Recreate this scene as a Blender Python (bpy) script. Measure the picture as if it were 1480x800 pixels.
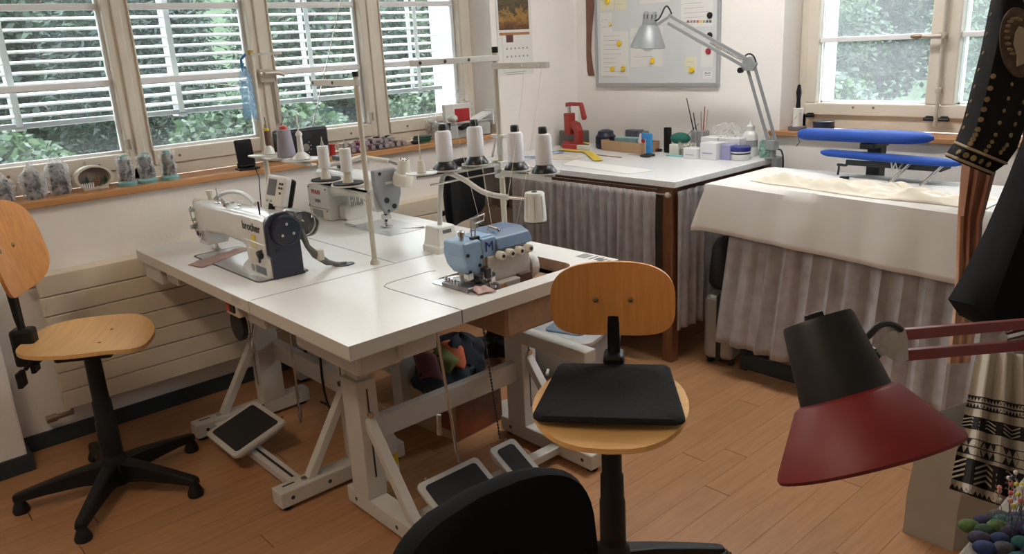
import bpy, bmesh, math, random
from mathutils import Vector, Matrix
random.seed(7)
PI = math.pi
for o in list(bpy.data.objects): bpy.data.objects.remove(o)
scene = bpy.context.scene
COL = scene.collection

# ---------------------------------------------------------------- camera
CAM = Vector((3.60, 0.0, 1.51)); FPX = 1143.546
RGT = Vector((0.6705, 0.7401, -0.0520)); UPV = Vector((-0.1749, 0.2258, 0.9583)); FWD = Vector((-0.7210, 0.6335, -0.2808))
cd = bpy.data.cameras.new('camera'); cam = bpy.data.objects.new('camera', cd); COL.objects.link(cam)
cam.matrix_world = Matrix(((RGT.x, UPV.x, -FWD.x, CAM.x), (RGT.y, UPV.y, -FWD.y, CAM.y), (RGT.z, UPV.z, -FWD.z, CAM.z), (0, 0, 0, 1)))
cd.sensor_width = 36; cd.lens = FPX*36/1480; cd.clip_start = 0.05; cd.clip_end = 200
scene.camera = cam
def ray(u, v): return RGT*((u-740)/FPX) + UPV*(-(v-400)/FPX) + FWD
def onX(u, v, x): d = ray(u, v); return CAM + d*((x-CAM.x)/d.x)
def onY(u, v, y): d = ray(u, v); return CAM + d*((y-CAM.y)/d.y)
def onZ(u, v, z): d = ray(u, v); return CAM + d*((z-CAM.z)/d.z)

# ---------------------------------------------------------------- light
w = bpy.data.worlds.new('overcast_sky'); scene.world = w; w.use_nodes = True
bg = w.node_tree.nodes['Background']; bg.inputs[0].default_value = (0.93, 0.97, 1.0, 1); bg.inputs[1].default_value = 13.5
def portal(name, loc, rot, sx, sy):
    l = bpy.data.lights.new(name, 'AREA'); l.shape = 'RECTANGLE'; l.size = sx; l.size_y = sy
    l.cycles.is_portal = True
    o = bpy.data.objects.new(name, l); o.location = loc; o.rotation_euler = rot; COL.objects.link(o)
portal('daylight_portal', (-.46, 1.72, 1.70), (0, -PI/2, 0), 1.36, 2.6)
portal('daylight_portal', (2.15, 4.22, 1.70), (PI/2, 0, PI), 1.36, 1.36)
LAMP_E = 30.0; LAMP_F = 19.0
vs = scene.view_settings
vs.view_transform = 'Standard'; vs.look = 'None'; vs.exposure = 0.0; vs.gamma = 1.0; vs.use_curve_mapping = False

# ---------------------------------------------------------------- materials
MATS = {}
def mat(name, col, rough=.5, metal=0, var=0, vscale=20, bump=0, bscale=200, spec=.5, stretch=None, objvar=0, trans=0, sss=0, emis=None, sheen=0, alpha=1, col2=None, coat=0):
    if name in MATS: return MATS[name]
    m = bpy.data.materials.new(name); m.use_nodes = True; MATS[name] = m
    nt = m.node_tree; N = nt.nodes; L = nt.links; b = N['Principled BSDF']
    c = (*col, 1)
    b.inputs['Base Color'].default_value = c; b.inputs['Roughness'].default_value = rough; b.inputs['Metallic'].default_value = metal
    b.inputs['Specular IOR Level'].default_value = spec
    if trans: b.inputs['Transmission Weight'].default_value = trans
    if sheen: b.inputs['Sheen Weight'].default_value = sheen
    if coat: b.inputs['Coat Weight'].default_value = coat
    if alpha < 1: b.inputs['Alpha'].default_value = alpha
    tc = N.new('ShaderNodeTexCoord'); mp = N.new('ShaderNodeMapping'); L.new(tc.outputs['Object'], mp.inputs[0])
    if stretch: mp.inputs['Scale'].default_value = stretch
    src = None
    if var:
        n = N.new('ShaderNodeTexNoise'); n.inputs['Scale'].default_value = vscale; n.inputs['Detail'].default_value = 5
        L.new(mp.outputs[0], n.inputs['Vector'])
        r = N.new('ShaderNodeValToRGB'); r.color_ramp.elements[0].position = .3; r.color_ramp.elements[1].position = .7
        k = col2 if col2 else tuple(x*(1-var) for x in col)
        r.color_ramp.elements[0].color = (*k, 1)
        r.color_ramp.elements[1].color = (*[min(1, x*(1+var*.5)) for x in col], 1) if not col2 else c
        L.new(n.outputs[0], r.inputs[0]); src = r.outputs[0]
    if objvar:
        oi = N.new('ShaderNodeObjectInfo'); mr = N.new('ShaderNodeMapRange'); mr.inputs[3].default_value = 1-objvar; mr.inputs[4].default_value = 1+objvar
        L.new(oi.outputs['Random'], mr.inputs[0]); mx = N.new('ShaderNodeVectorMath'); mx.operation = 'SCALE'
        if src: L.new(src, mx.inputs[0])
        else: mx.inputs[0].default_value = col
        L.new(mr.outputs[0], mx.inputs['Scale']); src = mx.outputs[0]
    if src: L.new(src, b.inputs['Base Color'])
    if bump:
        n = N.new('ShaderNodeTexNoise'); n.inputs['Scale'].default_value = bscale; n.inputs['Detail'].default_value = 3; L.new(mp.outputs[0], n.inputs['Vector'])
        bp = N.new('ShaderNodeBump'); bp.inputs['Strength'].default_value = bump; bp.inputs['Distance'].default_value = .002; L.new(n.outputs[0], bp.inputs['Height']); L.new(bp.outputs[0], b.inputs['Normal'])
    if emis: b.inputs['Emission Color'].default_value = (*emis, 1); b.inputs['Emission Strength'].default_value = 1
    return m
def glass_mat(name, tint=(.97, .99, .98), refl=1.0, haze=0.0):
    if name in MATS: return MATS[name]
    m = bpy.data.materials.new(name); m.use_nodes = True; MATS[name] = m; nt = m.node_tree; N = nt.nodes; L = nt.links
    N.remove(N['Principled BSDF']); out = N['Material Output']
    t = N.new('ShaderNodeBsdfTransparent'); t.inputs[0].default_value = (*tint, 1)
    g = N.new('ShaderNodeBsdfGlossy'); g.inputs['Roughness'].default_value = .03
    f = N.new('ShaderNodeFresnel'); f.inputs[0].default_value = 1.45
    mx = N.new('ShaderNodeMixShader'); L.new(f.outputs[0], mx.inputs[0]); L.new(t.outputs[0], mx.inputs[1]); L.new(g.outputs[0], mx.inputs[2])
    last = mx.outputs[0]
    if haze:
        d = N.new('ShaderNodeBsdfTranslucent'); d.inputs[0].default_value = (.9, .92, .95, 1)
        n = N.new('ShaderNodeTexNoise'); n.inputs['Scale'].default_value = 6
        mr = N.new('ShaderNodeMapRange'); mr.inputs[3].default_value = haze*.6; mr.inputs[4].default_value = haze*1.3; L.new(n.outputs[0], mr.inputs[0])
        m2 = N.new('ShaderNodeMixShader'); L.new(mr.outputs[0], m2.inputs[0]); L.new(last, m2.inputs[1]); L.new(d.outputs[0], m2.inputs[2]); last = m2.outputs[0]
    L.new(last, out.inputs[0]); return m
def wood_mat(name, dark, light, scale=(1, 1, 1), rough=.4, objvar=.08, wscale=6, coat=0):
    if name in MATS: return MATS[name]
    m = mat(name, light, rough, coat=coat); nt = m.node_tree; N = nt.nodes; L = nt.links; b = N['Principled BSDF']
    mp = N['Mapping']; mp.inputs['Scale'].default_value = scale; tc = N['Texture Coordinate']
    n = N.new('ShaderNodeTexNoise'); n.inputs['Scale'].default_value = wscale; n.inputs['Detail'].default_value = 6; n.inputs['Distortion'].default_value = .6
    oi = N.new('ShaderNodeObjectInfo'); ad = N.new('ShaderNodeVectorMath'); ad.operation = 'ADD'; ml = N.new('ShaderNodeMath'); ml.operation = 'MULTIPLY'; ml.inputs[1].default_value = 37
    L.new(oi.outputs['Random'], ml.inputs[0]); L.new(mp.outputs[0], ad.inputs[0]); L.new(ml.outputs[0], ad.inputs[1]); L.new(ad.outputs[0], n.inputs['Vector'])
    r = N.new('ShaderNodeValToRGB'); r.color_ramp.elements[0].position = .3; r.color_ramp.elements[1].position = .72
    r.color_ramp.elements[0].color = (*dark, 1); r.color_ramp.elements[1].color = (*light, 1); L.new(n.outputs[0], r.inputs[0])
    mr = N.new('ShaderNodeMapRange'); mr.inputs[3].default_value = 1-objvar; mr.inputs[4].default_value = 1+objvar; L.new(oi.outputs['Random'], mr.inputs[0])
    sc = N.new('ShaderNodeVectorMath'); sc.operation = 'SCALE'; L.new(r.outputs[0], sc.inputs[0]); L.new(mr.outputs[0], sc.inputs['Scale']); L.new(sc.outputs[0], b.inputs['Base Color'])
    return m

# ---------------------------------------------------------------- mesh helpers
class MB:
    def __init__(s): s.v = []; s.f = []; s.mi = []; s.cur = 0
    def add(s, vs, fs):
        k = len(s.v); s.v += [tuple(p) for p in vs]; s.f += [tuple(k+i for i in f) for f in fs]; s.mi += [s.cur]*len(fs); return s
    def m(s, i): s.cur = i; return s
    def box(s, a, b, M=None):
        x0, y0, z0 = a; x1, y1, z1 = b
        vs = [(x0, y0, z0), (x1, y0, z0), (x1, y1, z0), (x0, y1, z0), (x0, y0, z1), (x1, y0, z1), (x1, y1, z1), (x0, y1, z1)]
        if M: vs = [M @ Vector(p) for p in vs]
        return s.add(vs, [(3, 2, 1, 0), (4, 5, 6, 7), (0, 1, 5, 4), (1, 2, 6, 5), (2, 3, 7, 6), (3, 0, 4, 7)])
    def cbox(s, c, d, M=None):
        return s.box([c[i]-d[i]/2 for i in range(3)], [c[i]+d[i]/2 for i in range(3)], M)
    def beam(s, p, q, wd, ht, up=(0, 0, 1)):
        p = Vector(p); q = Vector(q); d = (q-p).normalized(); up = Vector(up)
        r = d.cross(up)
        if r.length < 1e-4: r = d.cross(Vector((0, 1, 0)))
        r.normalize(); u = r.cross(d).normalized(); r *= wd/2; u *= ht/2
        vs = [p-r-u, p+r-u, p+r+u, p-r+u, q-r-u, q+r-u, q+r+u, q-r+u]
        return s.add(vs, [(0, 1, 2, 3), (7, 6, 5, 4), (0, 4, 5, 1), (1, 5, 6, 2), (2, 6, 7, 3), (3, 7, 4, 0)])
    def tube(s, pts, r, n=8, cap=True):
        pts = [Vector(p) for p in pts]; rs = r if isinstance(r, (list, tuple)) else [r]*len(pts); vs = []; fs = []
        d0 = (pts[1]-pts[0]).normalized(); ref = Vector((0, 0, 1)) if abs(d0.z) < .9 else Vector((1, 0, 0)); a = d0.cross(ref).normalized()
        for i, p in enumerate(pts):
            d = (pts[min(i+1, len(pts)-1)]-pts[max(i-1, 0)]).normalized(); a = (a-d*a.dot(d)).normalized(); b = d.cross(a)
            for k in range(n):
                t = 2*PI*k/n; vs.append(p+(a*math.cos(t)+b*math.sin(t))*rs[i])
        for i in range(len(pts)-1):
            for k in range(n): fs.append((i*n+k, i*n+(k+1) % n, (i+1)*n+(k+1) % n, (i+1)*n+k))
        if cap: fs.append(tuple(range(n-1, -1, -1))); fs.append(tuple((len(pts)-1)*n+k for k in range(n)))
        return s.add(vs, fs)
    def cyl(s, p, q, r, r2=None, n=16): return s.tube([p, q], [r, r if r2 is None else r2], n)
    def lathe(s, prof, n=20, M=None, cap=True):
        vs = []; fs = []
        for r, z in prof:
            for k in range(n): t = 2*PI*k/n; vs.append(Vector((r*math.cos(t), r*math.sin(t), z)))
        for i in range(len(prof)-1):
            for k in range(n): fs.append((i*n+k, i*n+(k+1) % n, (i+1)*n+(k+1) % n, (i+1)*n+k))
        if cap: fs.append(tuple(range(n-1, -1, -1))); fs.append(tuple((len(prof)-1)*n+k for k in range(n)))
        if M: vs = [M @ p for p in vs]
        return s.add(vs, fs)
    def prism(s, out, h0, h1, M=None):
        n = len(out); vs = [Vector((x, y, h0)) for x, y in out]+[Vector((x, y, h1)) for x, y in out]
        if M: vs = [M @ p for p in vs]
        return s.add(vs, [tuple(range(n-1, -1, -1)), tuple(range(n, 2*n))]+[(i, (i+1) % n, n+(i+1) % n, n+i) for i in range(n)])
    def ell(s, c, r, nu=16, nv=10, M=None):
        vs = []; fs = []
        for j in range(nv+1):
            ph = PI*j/nv
            for i in range(nu): t = 2*PI*i/nu; vs.append(Vector((c[0]+r[0]*math.sin(ph)*math.cos(t), c[1]+r[1]*math.sin(ph)*math.sin(t), c[2]-r[2]*math.cos(ph))))
        for j in range(nv):
            for i in range(nu): fs.append((j*nu+i, j*nu+(i+1) % nu, (j+1)*nu+(i+1) % nu, (j+1)*nu+i))
        if M: vs = [M @ p for p in vs]
        return s.add(vs, fs)
    def grid(s, fn, nu, nv, thick=0):
        vs = [Vector(fn(i/nu, j/nv)) for j in range(nv+1) for i in range(nu+1)]; w = nu+1
        fs = [(j*w+i, j*w+i+1, (j+1)*w+i+1, (j+1)*w+i) for j in range(nv) for i in range(nu)]
        return s.add(vs, fs)
    def loft(s, rings, cap=True):
        n = len(rings[0]); vs = [p for r in rings for p in r]; fs = []
        for i in range(len(rings)-1):
            for k in range(n): fs.append((i*n+k, i*n+(k+1) % n, (i+1)*n+(k+1) % n, (i+1)*n+k))
        if cap: fs.append(tuple(range(n-1, -1, -1))); fs.append(tuple((len(rings)-1)*n+k for k in range(n)))
        return s.add(vs, fs)
    def mesh(s, name, mats, smooth=False):
        me = bpy.data.meshes.new(name); me.from_pydata(s.v, [], s.f)
        for m_ in (mats if isinstance(mats, (list, tuple)) else [mats]): me.materials.append(m_)
        if any(s.mi): me.polygons.foreach_set('material_index', s.mi)
        bm = bmesh.new(); bm.from_mesh(me); bmesh.ops.recalc_face_normals(bm, faces=bm.faces); bm.to_mesh(me); bm.free()
        if smooth:
            me.polygons.foreach_set('use_smooth', [True]*len(me.polygons))
            me.set_sharp_from_angle(angle=math.radians(40))
        return me
    def obj(s, name, mats, parent=None, smooth=False, bevel=0, solid=0, subd=0, seg=2, off=0):
        return link(name, s.mesh(name, mats, smooth), parent, bevel, solid, subd, seg, off)
def link(name, me, parent=None, bevel=0, solid=0, subd=0, seg=2, off=0):
    o = bpy.data.objects.new(name, me); COL.objects.link(o)
    if parent: o.parent = parent
    if solid: m = o.modifiers.new('solid', 'SOLIDIFY'); m.thickness = solid; m.offset = off
    if subd: m = o.modifiers.new('sub', 'SUBSURF'); m.levels = subd; m.render_levels = subd
    if bevel:
        m = o.modifiers.new('bev', 'BEVEL'); m.width = bevel; m.segments = seg; m.limit_method = 'ANGLE'; m.angle_limit = math.radians(40)
    return o
def tag(o, label, cat, group=None):
    o['label'] = label; o['category'] = cat
    if group: o['group'] = group
    return o
def thing(name, label, cat, loc=(0, 0, 0), rz=0, group=None):
    o = bpy.data.objects.new(name, None); COL.objects.link(o); o.location = loc; o.rotation_euler = (0, 0, rz); o.empty_display_size = .05
    return tag(o, label, cat, group)
def struct(o): o['kind'] = 'structure'; return o
def copy_tree(o, parent=None):
    c = o.copy(); COL.objects.link(c); c.parent = parent
    for ch in list(o.children): copy_tree(ch, c)
    return c
def part_text(name, txt, size, M, m, parent, depth=.0006, bold=False, align='CENTER'):
    cu = bpy.data.curves.new(name, 'FONT'); cu.body = txt; cu.size = size; cu.extrude = depth; cu.align_x = align; cu.align_y = 'CENTER'; cu.space_character = 1.08
    if bold: cu.offset = size*.004
    o = bpy.data.objects.new(name, cu); COL.objects.link(o)
    dg = bpy.context.evaluated_depsgraph_get(); me = bpy.data.meshes.new_from_object(o.evaluated_get(dg)); bpy.data.objects.remove(o)
    me.materials.clear(); me.materials.append(m); me.transform(M); o = bpy.data.objects.new(name, me); COL.objects.link(o); o.parent = parent; return o
def frameM(org, xd, yd):
    xd = Vector(xd).normalized(); yd = Vector(yd); yd = (yd-xd*yd.dot(xd)).normalized(); zd = xd.cross(yd)
    return Matrix(((xd.x, yd.x, zd.x, org[0]), (xd.y, yd.y, zd.y, org[1]), (xd.z, yd.z, zd.z, org[2]), (0, 0, 0, 1)))
def rrect(x0, y0, x1, y1, r, n=5):
    out = []
    for cx, cy, a in ((x1-r, y1-r, 0), (x0+r, y1-r, PI/2), (x0+r, y0+r, PI), (x1-r, y0+r, 1.5*PI)):
        for i in range(n+1): t = a+PI/2*i/n; out.append((cx+r*math.cos(t), cy+r*math.sin(t)))
    return out
def superell(a, b, n=24, p=3.0, cx=0, cy=0):
    out = []
    for i in range(n):
        t = 2*PI*i/n; c, s_ = math.cos(t), math.sin(t)
        out.append((cx+a*math.copysign(abs(c)**(2/p), c), cy+b*math.copysign(abs(s_)**(2/p), s_)))
    return out
def bez(p0, p1, p2, p3, n=12):
    p0, p1, p2, p3 = map(Vector, (p0, p1, p2, p3))
    return [p0*(1-t)**3+p1*3*t*(1-t)**2+p2*3*t*t*(1-t)+p3*t**3 for t in [i/n for i in range(n+1)]]

# common materials
PLASTER = mat('white_plaster', (.87, .84, .81), .9, var=.04, vscale=3, bump=.55, bscale=90)
TRIMW = mat('beige_window_paint', (.68, .625, .53), .45, var=.05, vscale=8)
WHITEP = mat('white_paint', (.8, .81, .82), .4)
STEELW = mat('cream_powder_coat', (.60, .58, .54), .4, var=.04, vscale=10)
TOPW = mat('white_laminate', (.80, .79, .77), .32, var=.02, vscale=60)
EDGEW = mat('table_edge_band', (.62, .59, .54), .45)
BLACKP = mat('black_plastic', (.006, .006, .0065), .45, bump=.15, bscale=500, spec=.35)
CHROME = mat('chrome', (.62, .61, .6), .22, metal=1)
DKMETAL = mat('dark_metal', (.06, .06, .065), .4, metal=.7)
CREAMP = mat('cream_plastic', (.66, .63, .55), .4)
SEWW = mat('machine_white_enamel', (.70, .70, .69), .22, coat=.3)
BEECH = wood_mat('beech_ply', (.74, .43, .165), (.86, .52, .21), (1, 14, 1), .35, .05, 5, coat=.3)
BEECHV = wood_mat('beech_ply_upright_shaded', (.62, .26, .07), (.76, .35, .105), (14, 14, 1), .35, .04, 5, coat=.3)  # backrest ply: shade on the front chair's back is partly in the colour
OAK = wood_mat('sill_wood', (.42, .20, .08), (.56, .29, .12), (14, 1, 14), .4, .04, 4)
BROWNW = wood_mat('brown_table_wood', (.16, .065, .03), (.26, .11, .05), (12, 12, 1.5), .45, .04, 5)
FLOORW = wood_mat('floor_plank_laminate', (.40, .20, .095), (.49, .26, .125), (16, 1.2, 1), .38, .07, 4)
# ================================================================ the setting
XW, YB = .03, 3.78; XR, YF, ZC = 5.2, -2.6, 2.62
# floor slab and its planks
fl = struct(MB().box((-.4, YF-.2, -.12), (XR+.2, YB+.4, -.012)).obj('floor', mat('floor_joint', (.12, .055, .025), .8)))
pl = MB().box((-.0485, -.598, -.012), (.0485, .598, 0)).mesh('plank', FLOORW)
rows = int((4.3-XW)/.098)
for i in range(rows):
    x = XW+.049+i*.098; y = -1.3+random.random()*1.15
    while y < YB:
        y0 = y; y1 = min(y+1.2, YB-.01); y += 1.2
        if y1 < .2 or (x > 3.3 and y0 > 2.4) or (x < .9 and y1 < -.1): continue
        if x > 2.9 and y1 < .4: continue
        o = link('plank', pl, fl, 0); o.location = (x, (y0+y1)/2, 0); o.scale = (1, (y1-y0-.003)/1.196, 1)
# walls
Z0, Z1 = 1.0, 2.36; WY0, WY1 = .45, 2.99
b = MB()
XO = -.42
b.box((XO, YF, 0), (XW, .43, ZC)); b.box((XO, 3.078, 0), (XW, YB+.4, ZC)); b.box((XO, .43, 0), (XW, 3.078, .99)); b.box((XO, .43, Z1), (XW, 3.078, ZC))
b.box((XO, 2.985, .99), (-.21, 3.078, Z1)); b.box((XO, .43, .99), (-.21, .45, Z1))
wl = struct(b.obj('wall_left', PLASTER))
b = MB(); OX0, OX1 = 1.448, 2.86
b.box((XW-.4, YB, 0), (OX0, YB+.4, ZC)); b.box((OX1, YB, 0), (XR+.2, YB+.4, ZC)); b.box((OX0, YB, 0), (OX1, YB+.4, .99)); b.box((OX0, YB, Z1), (OX1, YB+.4, ZC))
b.box((OX0, YB+.24, .99), (1.53, YB+.4, Z1)); b.box((2.78, YB+.24, .99), (OX1, YB+.4, Z1))
struct(b.obj('wall_back', PLASTER))
b = MB(); b.box((XR, YF, 0), (XR+.2, YB+.4, ZC)); struct(b.obj('wall_right', PLASTER))
struct(MB().box((XO, YF-.2, 0), (XR+.2, YF, ZC)).obj('wall_front', PLASTER))
struct(MB().box((XO, YF-.2, ZC), (XR+.2, YB+.4, ZC+.15)).obj('ceiling', mat('ceiling_white', (.84, .83, .82), .9)))
struct(MB().box((XW, .08, 0), (.2, .405, ZC-.001)).obj('wall_pillar', PLASTER, bevel=.01))
BB = mat('blue_grey_baseboard', (.028, .042, .05), .5, var=.1, vscale=10)
struct(MB().box((XW, .405, 0), (XW+.014, YB, .07)).obj('baseboard_left', BB, bevel=.003))
struct(MB().box((.2, .07, 0), (.214, .419, .07)).box((XW+.014, .405, 0), (.2, .419, .07)).obj('baseboard_pillar', BB))
struct(MB().box((XW+.014, YB-.014, 0), (XR, YB, .07)).obj('baseboard_back', BB, bevel=.003))
# wooden sills
struct(MB().box((-.15, .45, .992), (.062, 3.076, 1.021)).obj('trim_1', OAK, bevel=.004))
struct(MB().box((1.40, YB-.03, .99), (2.9, YB+.17, 1.016)).obj('trim_2', wood_mat('sill_wood_x', (.36, .18, .08), (.48, .25, .11), (1, 14, 14), .4, .04, 4), bevel=.004))

# ---- ribbon windows in the left wall
GL = glass_mat('window_glass', (.94, .97, .965), haze=.022)
fr = struct(MB().box((-.215, .45, 1.02), (-.15, 3.0, 1.075)).box((-.215, .45, Z1-.06), (-.15, 3.0, Z1)).box((-.215, .45, 1.02), (-.15, .50, Z1)).box((-.215, 3.0, 1.02), (-.15, 3.078, Z1)).obj('trim_3', TRIMW, bevel=.006))
panes = [(.50, 1.083), (1.188, 1.714), (1.825, 2.334), (2.457, 2.985)]
for a, c in ((1.083, 1.188), (1.714, 1.825), (2.334, 2.457)):
    MB().box((-.214, a+.003, 1.0), (-.15, c-.003, Z1)).box((-.165, (a+c)/2-.018, 1.0), (-.138, (a+c)/2+.018, Z1)).obj('mullion', TRIMW, fr, bevel=.006)
HINGE = mat('cream_metal', (.55, .5, .42), .35, metal=.3)
for i, (a, c) in enumerate(panes):
    b = MB(); zb = 1.075; gz = 1.14; zt = 2.27
    b.box((-.185, a, zb), (-.14, c, gz)); b.box((-.185, a, zt), (-.14, c, Z1-.06)); b.box((-.185, a-.006, gz), (-.14, a+.002, zt)); b.box((-.185, c-.002, gz), (-.14, c+.006, zt))
    wnd = struct(b.obj('window_%d' % (i+1), TRIMW, bevel=.006))
    # white outer sash and glazing bars
    MB().box((-.215, a, gz-.005), (-.187, c, gz+.012)).box((-.215, a, zt-.02), (-.187, c, zt)).box((-.215, a, gz), (-.187, a+.014, zt)).box((-.215, c-.014, gz), (-.187, c, zt)).obj('outer_sash', WHITEP, wnd, bevel=.003)
    zs = [gz, 1.442, 1.756, 2.07, zt]
    for k in range(4):
        if k: MB().box((-.22, a+.01, zs[k]-.013), (-.178, c-.01, zs[k]+.013)).obj('glazing_bar', WHITEP, wnd, bevel=.004)
        MB().box((-.202, a+.005, zs[k]+.006), (-.198, c-.005, zs[k+1]-.006)).obj('pane', GL, wnd)
    for zz in (1.18, 2.2):
        MB().cyl((-.132, c+.012, zz-.022), (-.132, c+.012, zz+.022), .006, n=10).box((-.14, c-.012, zz-.02), (-.135, c+.012, zz+.02)).obj('hinge', HINGE, wnd)
    for yy in (a+.11, c-.13):
        MB().cyl((-.141, yy, 1.105), (-.137, yy, 1.105), .006, n=10).obj('screw_cap', mat('brown_cap', (.18, .13, .09), .5), wnd)
# lever handle on the second mullion
hd = tag(MB().box((-.138, 1.73, 1.40), (-.112, 1.80, 1.46)).cyl((-.115, 1.74, 1.44), (-.09, 1.74, 1.44), .012).tube([(-.09, 1.74, 1.44), (-.085, 1.80, 1.442), (-.09, 1.84, 1.43)], .011, 10).box((-.138, 1.80, 1.2), (-.128, 1.815, 1.40)).obj('window_handle', HINGE, smooth=True), 'cream lever handle on the mullion behind the grey thread cone', 'handle')
# external venetian blind, one wide blind
bl = thing('venetian_blind', 'white outdoor venetian blind half lowered behind the ribbon windows', 'blind', (-.28, 1.68, 1.28))
SLAT = mat('blind_slat_white', (.82, .83, .83), .4)
sl = MB().grid(lambda u, v: ((u-.5)*.052, (v-.5)*2.48, .006*(1-(2*u-1)**2)-(u-.5)*.012), 4, 1).mesh('slat', SLAT, True)
for k in range(24):
    o = link('slat', sl, bl, solid=.0012); o.location = (0, 0, .05+.0428*k)
MB().box((-.03, -1.24, 0), (.03, 1.24, .022)).obj('bottom_rail', mat('blind_rail_grey', (.45, .46, .47), .4), bl, bevel=.004)
for y in (.71, 1.38, 2.078, 2.752):
    for dx in (-.034, .034):
        MB().box((dx-.001, y-1.68-.013, .01), (dx+.001, y-1.68+.013, 1.1)).obj('ladder_tape', SLAT, bl)
    MB().box((-.036, y-1.68-.02, -.008), (.036, y-1.68+.02, .0)).obj('tape_clip', WHITEP, bl)
for y in (.45, 2.925):
    MB().cyl((0, y-1.68, -.26), (0, y-1.68, 1.1), .003, n=6).obj('guide_wire', CHROME, bl)
MB().box((-.05, -1.24, 1.09), (.05, 1.24, 1.15)).obj('head_box', WHITEP, bl)

# ---- window in the back wall
wy = YB+.17
fr2 = struct(MB().box((1.45, wy, 1.016), (2.86, wy+.07, 1.09)).box((1.45, wy, Z1-.06), (2.86, wy+.07, Z1)).box((1.45, wy, 1.016), (1.505, wy+.07, Z1)).box((2.80, wy, 1.016), (2.86, wy+.07, Z1)).obj('trim_4', TRIMW, bevel=.005))
GL2 = glass_mat('hazy_window_glass', (.93, .97, .98), haze=.06)
for i, (a, c) in enumerate(((1.497, 2.152), (2.158, 2.805))):
    b = MB(); y0, y1 = wy-.02, wy+.03; s0 = .06; gz = 1.144; zt = 2.24
    b.box((a, y0, 1.083), (c, y1, gz)).box((a, y0, zt), (c, y1, zt+.06)).box((a, y0, gz), (a+s0, y1, zt)).box((c-s0, y0, gz), (c, y1, zt))
    wnd = struct(b.obj('window_%d' % (i+5), TRIMW, bevel=.006))
    MB().box((a+s0, y1, gz), (a+s0+.01, y1+.03, zt)).box((c-s0-.01, y1, gz), (c-s0, y1+.03, zt)).box((a+s0, y1, gz-.004), (c-s0, y1+.03, gz+.01)).obj('outer_sash', WHITEP, wnd)
    zs = [gz, 1.451, 1.76, 2.07, zt]
    for k in range(4):
        if k: MB().box((a+s0, y0+.015, zs[k]-.012), (c-s0, y1+.02, zs[k]+.012)).obj('glazing_bar', WHITEP, wnd, bevel=.004)
        MB().box((a+s0-.004, y1-.012, zs[k]+.006), (c-s0+.004, y1-.008, zs[k+1]-.006)).obj('pane', GL2, wnd)
    for xx in ((a+.04, c-.03) if i == 0 else (a+.03,)):
        MB().box((xx-.014, y0-.014, 1.072), (xx+.014, y0, 1.094)).cyl((xx-.022, y0-.012, 1.08), (xx+.022, y0-.012, 1.08), .009, n=8).obj('catch', BLACKP, wnd)
    for xx in (a+.26, a+.36) if i == 0 else ():
        MB().cyl((xx, y0-.003, 1.125), (xx, y0, 1.125), .006, n=8).obj('screw_cap', mat('brown_cap', (.18, .13, .09), .5), wnd)
es = thing('espagnolette_bolt', 'cream espagnolette rod and lever handle on the back window', 'handle', (2.155, wy-.02, 1.05))
MB().cyl((0, -.018, 0), (0, -.018, 1.2), .008, n=10).obj('rod', HINGE, es, smooth=True)
for z in (.16, .40, .9): MB().cbox((0, -.012, z), (.026, .024, .03)).obj('guide', HINGE, es, bevel=.004)
MB().cyl((0, -.02, .40), (0, -.05, .40), .016).tube([(0, -.045, .40), (-.05, -.055, .40), (-.075, -.055, .402)], .011, 10).obj('lever', HINGE, es, smooth=True)
MB().ell((-.10, -.055, .402), (.03, .012, .012)).obj('knob', mat('worn_brass', (.3, .22, .15), .35, metal=.8), es, smooth=True)

# ================================================================ outside
SOIL = mat('earth_bank_grass', (.025, .05, .02), .9, var=.5, vscale=5, bump=.6, bscale=8)
struct(MB().box((-30, -20, -.5), (30, 30, -.3)).obj('ground_outside', SOIL))
def leafmesh(name, n, rx, ry, rz, size, cols, shape=0, seed=1):
    rnd = random.Random(seed); vs = []; fs = []; mi = []
    for i in range(n):
        while True:
            p = Vector((rnd.uniform(-1, 1), rnd.uniform(-1, 1), rnd.uniform(-1, 1)))
            if p.length < 1 and p.length > .35: break
        lump = 1+.22*math.sin(p.x*7+seed)*math.sin(p.z*6+1.3*seed)*math.cos(p.y*5)
        c = Vector((p.x*rx, p.y*ry, rz+p.z*rz))*1.0; c.x *= lump; c.y *= lump
        if shape == 1: k = 1-.75*(c.z/(2*rz)); c.x *= k; c.y *= k
        s = size*rnd.uniform(.6, 1.4); d = Vector((rnd.gauss(0, 1), rnd.gauss(0, 1), rnd.gauss(0, .5)-.4)).normalized(); e = d.cross(Vector((rnd.gauss(0, 1), rnd.gauss(0, 1), rnd.gauss(0, 1)))).normalized()
        wd = .32 if shape == 0 else .13
        k = len(vs); vs += [c, c+d*s*.5+e*s*wd, c+d*s, c+d*s*.5-e*s*wd]; fs.append((k, k+1, k+2, k+3)); mi.append(rnd.choices(range(len(cols)), [3, 3, 2][:len(cols)])[0])
    me = bpy.data.meshes.new(name); me.from_pydata(vs, [], fs)
    for c in cols: me.materials.append(c)
    me.polygons.foreach_set('material_index', mi); return me
def leafmat(name, c):
    m = mat(name, c, .5, var=.3, vscale=3); nt = m.node_tree; N = nt.nodes; L = nt.links; b = N['Principled BSDF']
    t = N.new('ShaderNodeBsdfTranslucent'); t.inputs[0].default_value = (c[0]*1.3, c[1]*1.4, c[2], 1); mx = N.new('ShaderNodeMixShader'); mx.inputs[0].default_value = .35
    L.new(b.outputs[0], mx.inputs[1]); L.new(t.outputs[0], mx.inputs[2]); L.new(mx.outputs[0], N['Material Output'].inputs[0]); return m
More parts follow.
